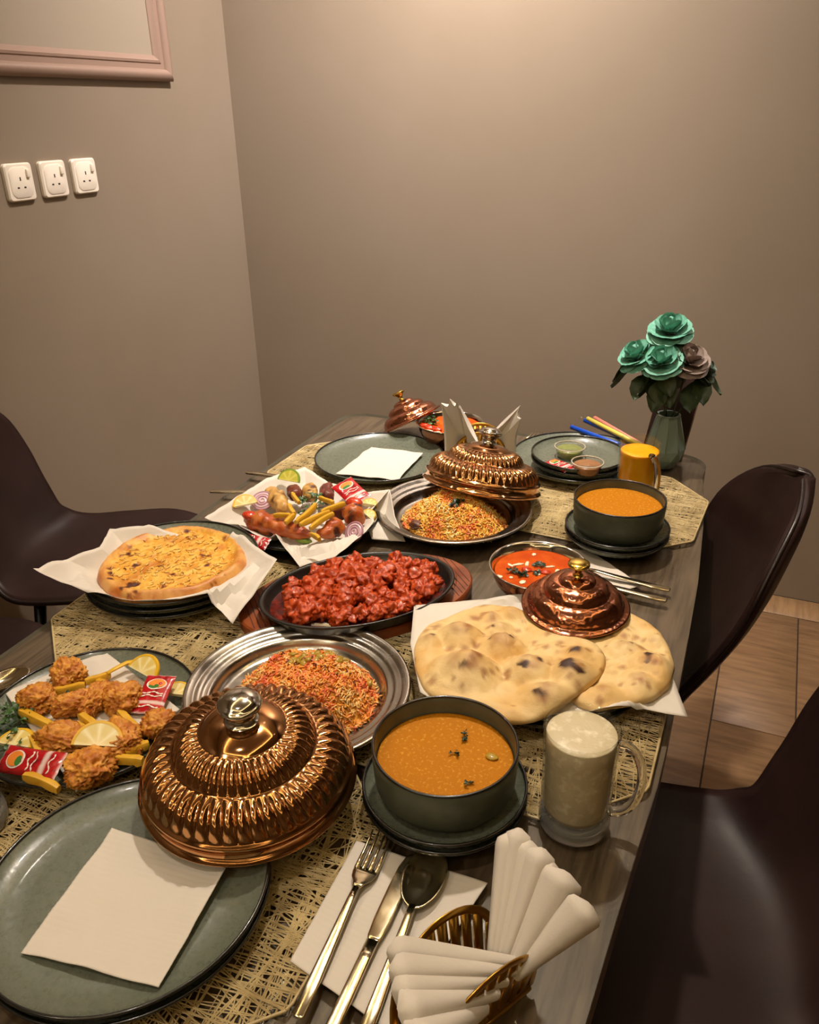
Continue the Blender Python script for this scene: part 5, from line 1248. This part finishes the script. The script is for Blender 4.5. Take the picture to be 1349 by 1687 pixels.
def petal_mesh(w, h, cup_, curl, m, seed):
    v, f = [], []; NU, NV = 8, 8
    for i in range(NU + 1):
        t_ = i / NU; ww = w * (.30 + .70 * math.sin(math.pi * (.12 + .60 * t_))) * (1 if t_ < .8 else 1 - 1.6 * (t_ - .8))
        for j in range(NV + 1):
            q = -1 + 2 * j / NV; x = cup_ * math.sin(t_ * 1.7) + curl * max(0, t_ - .55) ** 1.4 * 3 - .25 * w * q * q * (1 - .5 * t_)
            v.append((x, ww * q, h * t_ - curl * .8 * max(0, t_ - .7) - .06 * h * q * q * t_ + .0006 * math.sin(9 * q + seed)))
    for i in range(NU):
        for j in range(NV): a = i * (NV + 1) + j; f.append((a, a + 1, a + NV + 2, a + NV + 1))
    return MB().add(v, f).mesh('petal', M[m])
def leaf_mesh():
    v, f = [], []; N = 8
    for i in range(N + 1):
        t_ = i / N; w = .014 * math.sin(math.pi * min(.98, t_ * .96 + .03)) ** .8
        for q in (-1, -.5, 0, .5, 1): v.append((.046 * t_, w * q * (1 + .08 * (i % 2)), .004 * abs(q) - .010 * t_ * t_ + .002 * math.sin(6 * t_)))
    for i in range(N):
        for j in range(4): a = i * 5 + j; f.append((a, a + 1, a + 6, a + 5))
    return MB().add(v, f).mesh('leaf', M['stem_green'])
LEAF = leaf_mesh()
def rose(head, nrm_, m, s, lab, seed, leaves=4):
    t = thing('artificial_rose', lab, 'flower', head, group='artificial roses in the vase'); rnd = random.Random(seed); q = Vector((0, 0, 1)).rotation_difference(Vector(nrm_).normalized()).to_matrix()
    layers = ((3, .0030, .010, .022, .004, -.001), (4, .006, .013, .022, .008, .001), (5, .010, .0165, .021, .010, .004), (6, .0135, .0195, .018, .012, .008), (6, .0165, .0205, .013, .012, .011))
    for li, (n_, rad, w, h, cup_, curl) in enumerate(layers):
        me = petal_mesh(w * s, h * s, cup_ * s, curl * s, m, li + seed)
        for k in range(n_):
            a = 2 * math.pi * (k + .37 * li) / n_ + rnd.uniform(-.15, .15)
            rot = q @ Matrix.Rotation(a, 3, 'Z') @ Matrix.Rotation(rnd.uniform(-.08, .12) + .10 * li, 3, 'Y')
            link('petal', me, t, q @ Vector((rad * .55 * s * math.cos(a), rad * .55 * s * math.sin(a), (-.004 - .0022 * li) * s)), rot.to_euler())
    v, F = blob(seed + 150, .0075 * s, .0075 * s, .011 * s, .05, 1, 2); MB().add(v, F).build('bud', M[m], t, loc=q @ Vector((0, 0, .004 * s)))
    H = Vector(head); base = q @ Vector((0, 0, -.008 * s)); mid = Vector((-.163 + (H.x + .163) * .35, 1.655 + (H.y - 1.655) * .35, TZ + .118)) - H; bot = Vector((-.163, 1.655, TZ + .092)) - H
    md2 = base.lerp(mid, .5) + Vector((0, 0, -.006)); st_ = MB().add(*tube([base, md2, mid, bot], .0016, 7)).build('stem', M['stem_green'], t)
    for k in range(5):
        a = 2 * math.pi * k / 5 + .3; link('sepal', LEAF, t, base, (q @ Matrix.Rotation(a, 3, 'Z') @ Matrix.Rotation(.5, 3, 'Y')).to_euler()).scale = (.45, .35, .5)
    for k in range(leaves):
        p = base.lerp(mid, .06 + .10 * k); a = rnd.uniform(0, 6.28); o = link('leaf', LEAF, st_, p, (rnd.uniform(-.4, .4), rnd.uniform(.35, .95), a)); sc = rnd.uniform(1.1, 1.6); o.scale = (sc, sc, sc)
    return t
rose((-.181, 1.65, 1.040), (-.05, -.35, 1), 'petal_teal', 1.35, 'teal artificial rose standing tallest in the vase', 1)
rose((-.236, 1.622, .990), (-.45, -.35, .9), 'petal_teal', 1.25, 'teal artificial rose leaning outwards away from the mauve rose', 2)
rose((-.184, 1.605, .988), (-.1, -.6, .9), 'petal_teal', 1.25, 'teal artificial rose in the middle of the bunch under the tallest', 3)
rose((-.135, 1.632, .988), (.25, -.45, .9), 'petal_mauve', 1.3, 'mauve-brown artificial rose beside the middle teal rose', 4)
rose((-.106, 1.668, .958), (.8, -.1, .7), 'petal_grey', 1.0, 'grey-green artificial rose drooping behind the mauve rose', 5)
mat('menu_leather', '#2e1c18', 0.4, bump=(90, .12, .001)); mat('menu_edge', '#6a5546', 0.5)
mn = thing('menu_stand', 'dark brown leather menu stand leaning behind the rose vase', 'menu stand', (-.172, 1.700, TZ + .001))
mn.rotation_euler = (0, 0, R(8))
MB().add(*bevel_box(-.042, .042, -.004, .004, 0, .185, .0015, 1)).build('cover', M['menu_leather'], mn, rot=(R(-12), R(9), 0))
MB().add(*box(.0405, .0428, -.0045, .0045, 0.001, .184)).build('edge_strip', M['menu_edge'], mn, smooth=False, rot=(R(-12), R(9), 0))
MB().add(*bevel_box(-.03, .03, .0, .035, 0, .004, .001, 1)).build('foot', M['menu_leather'], mn)
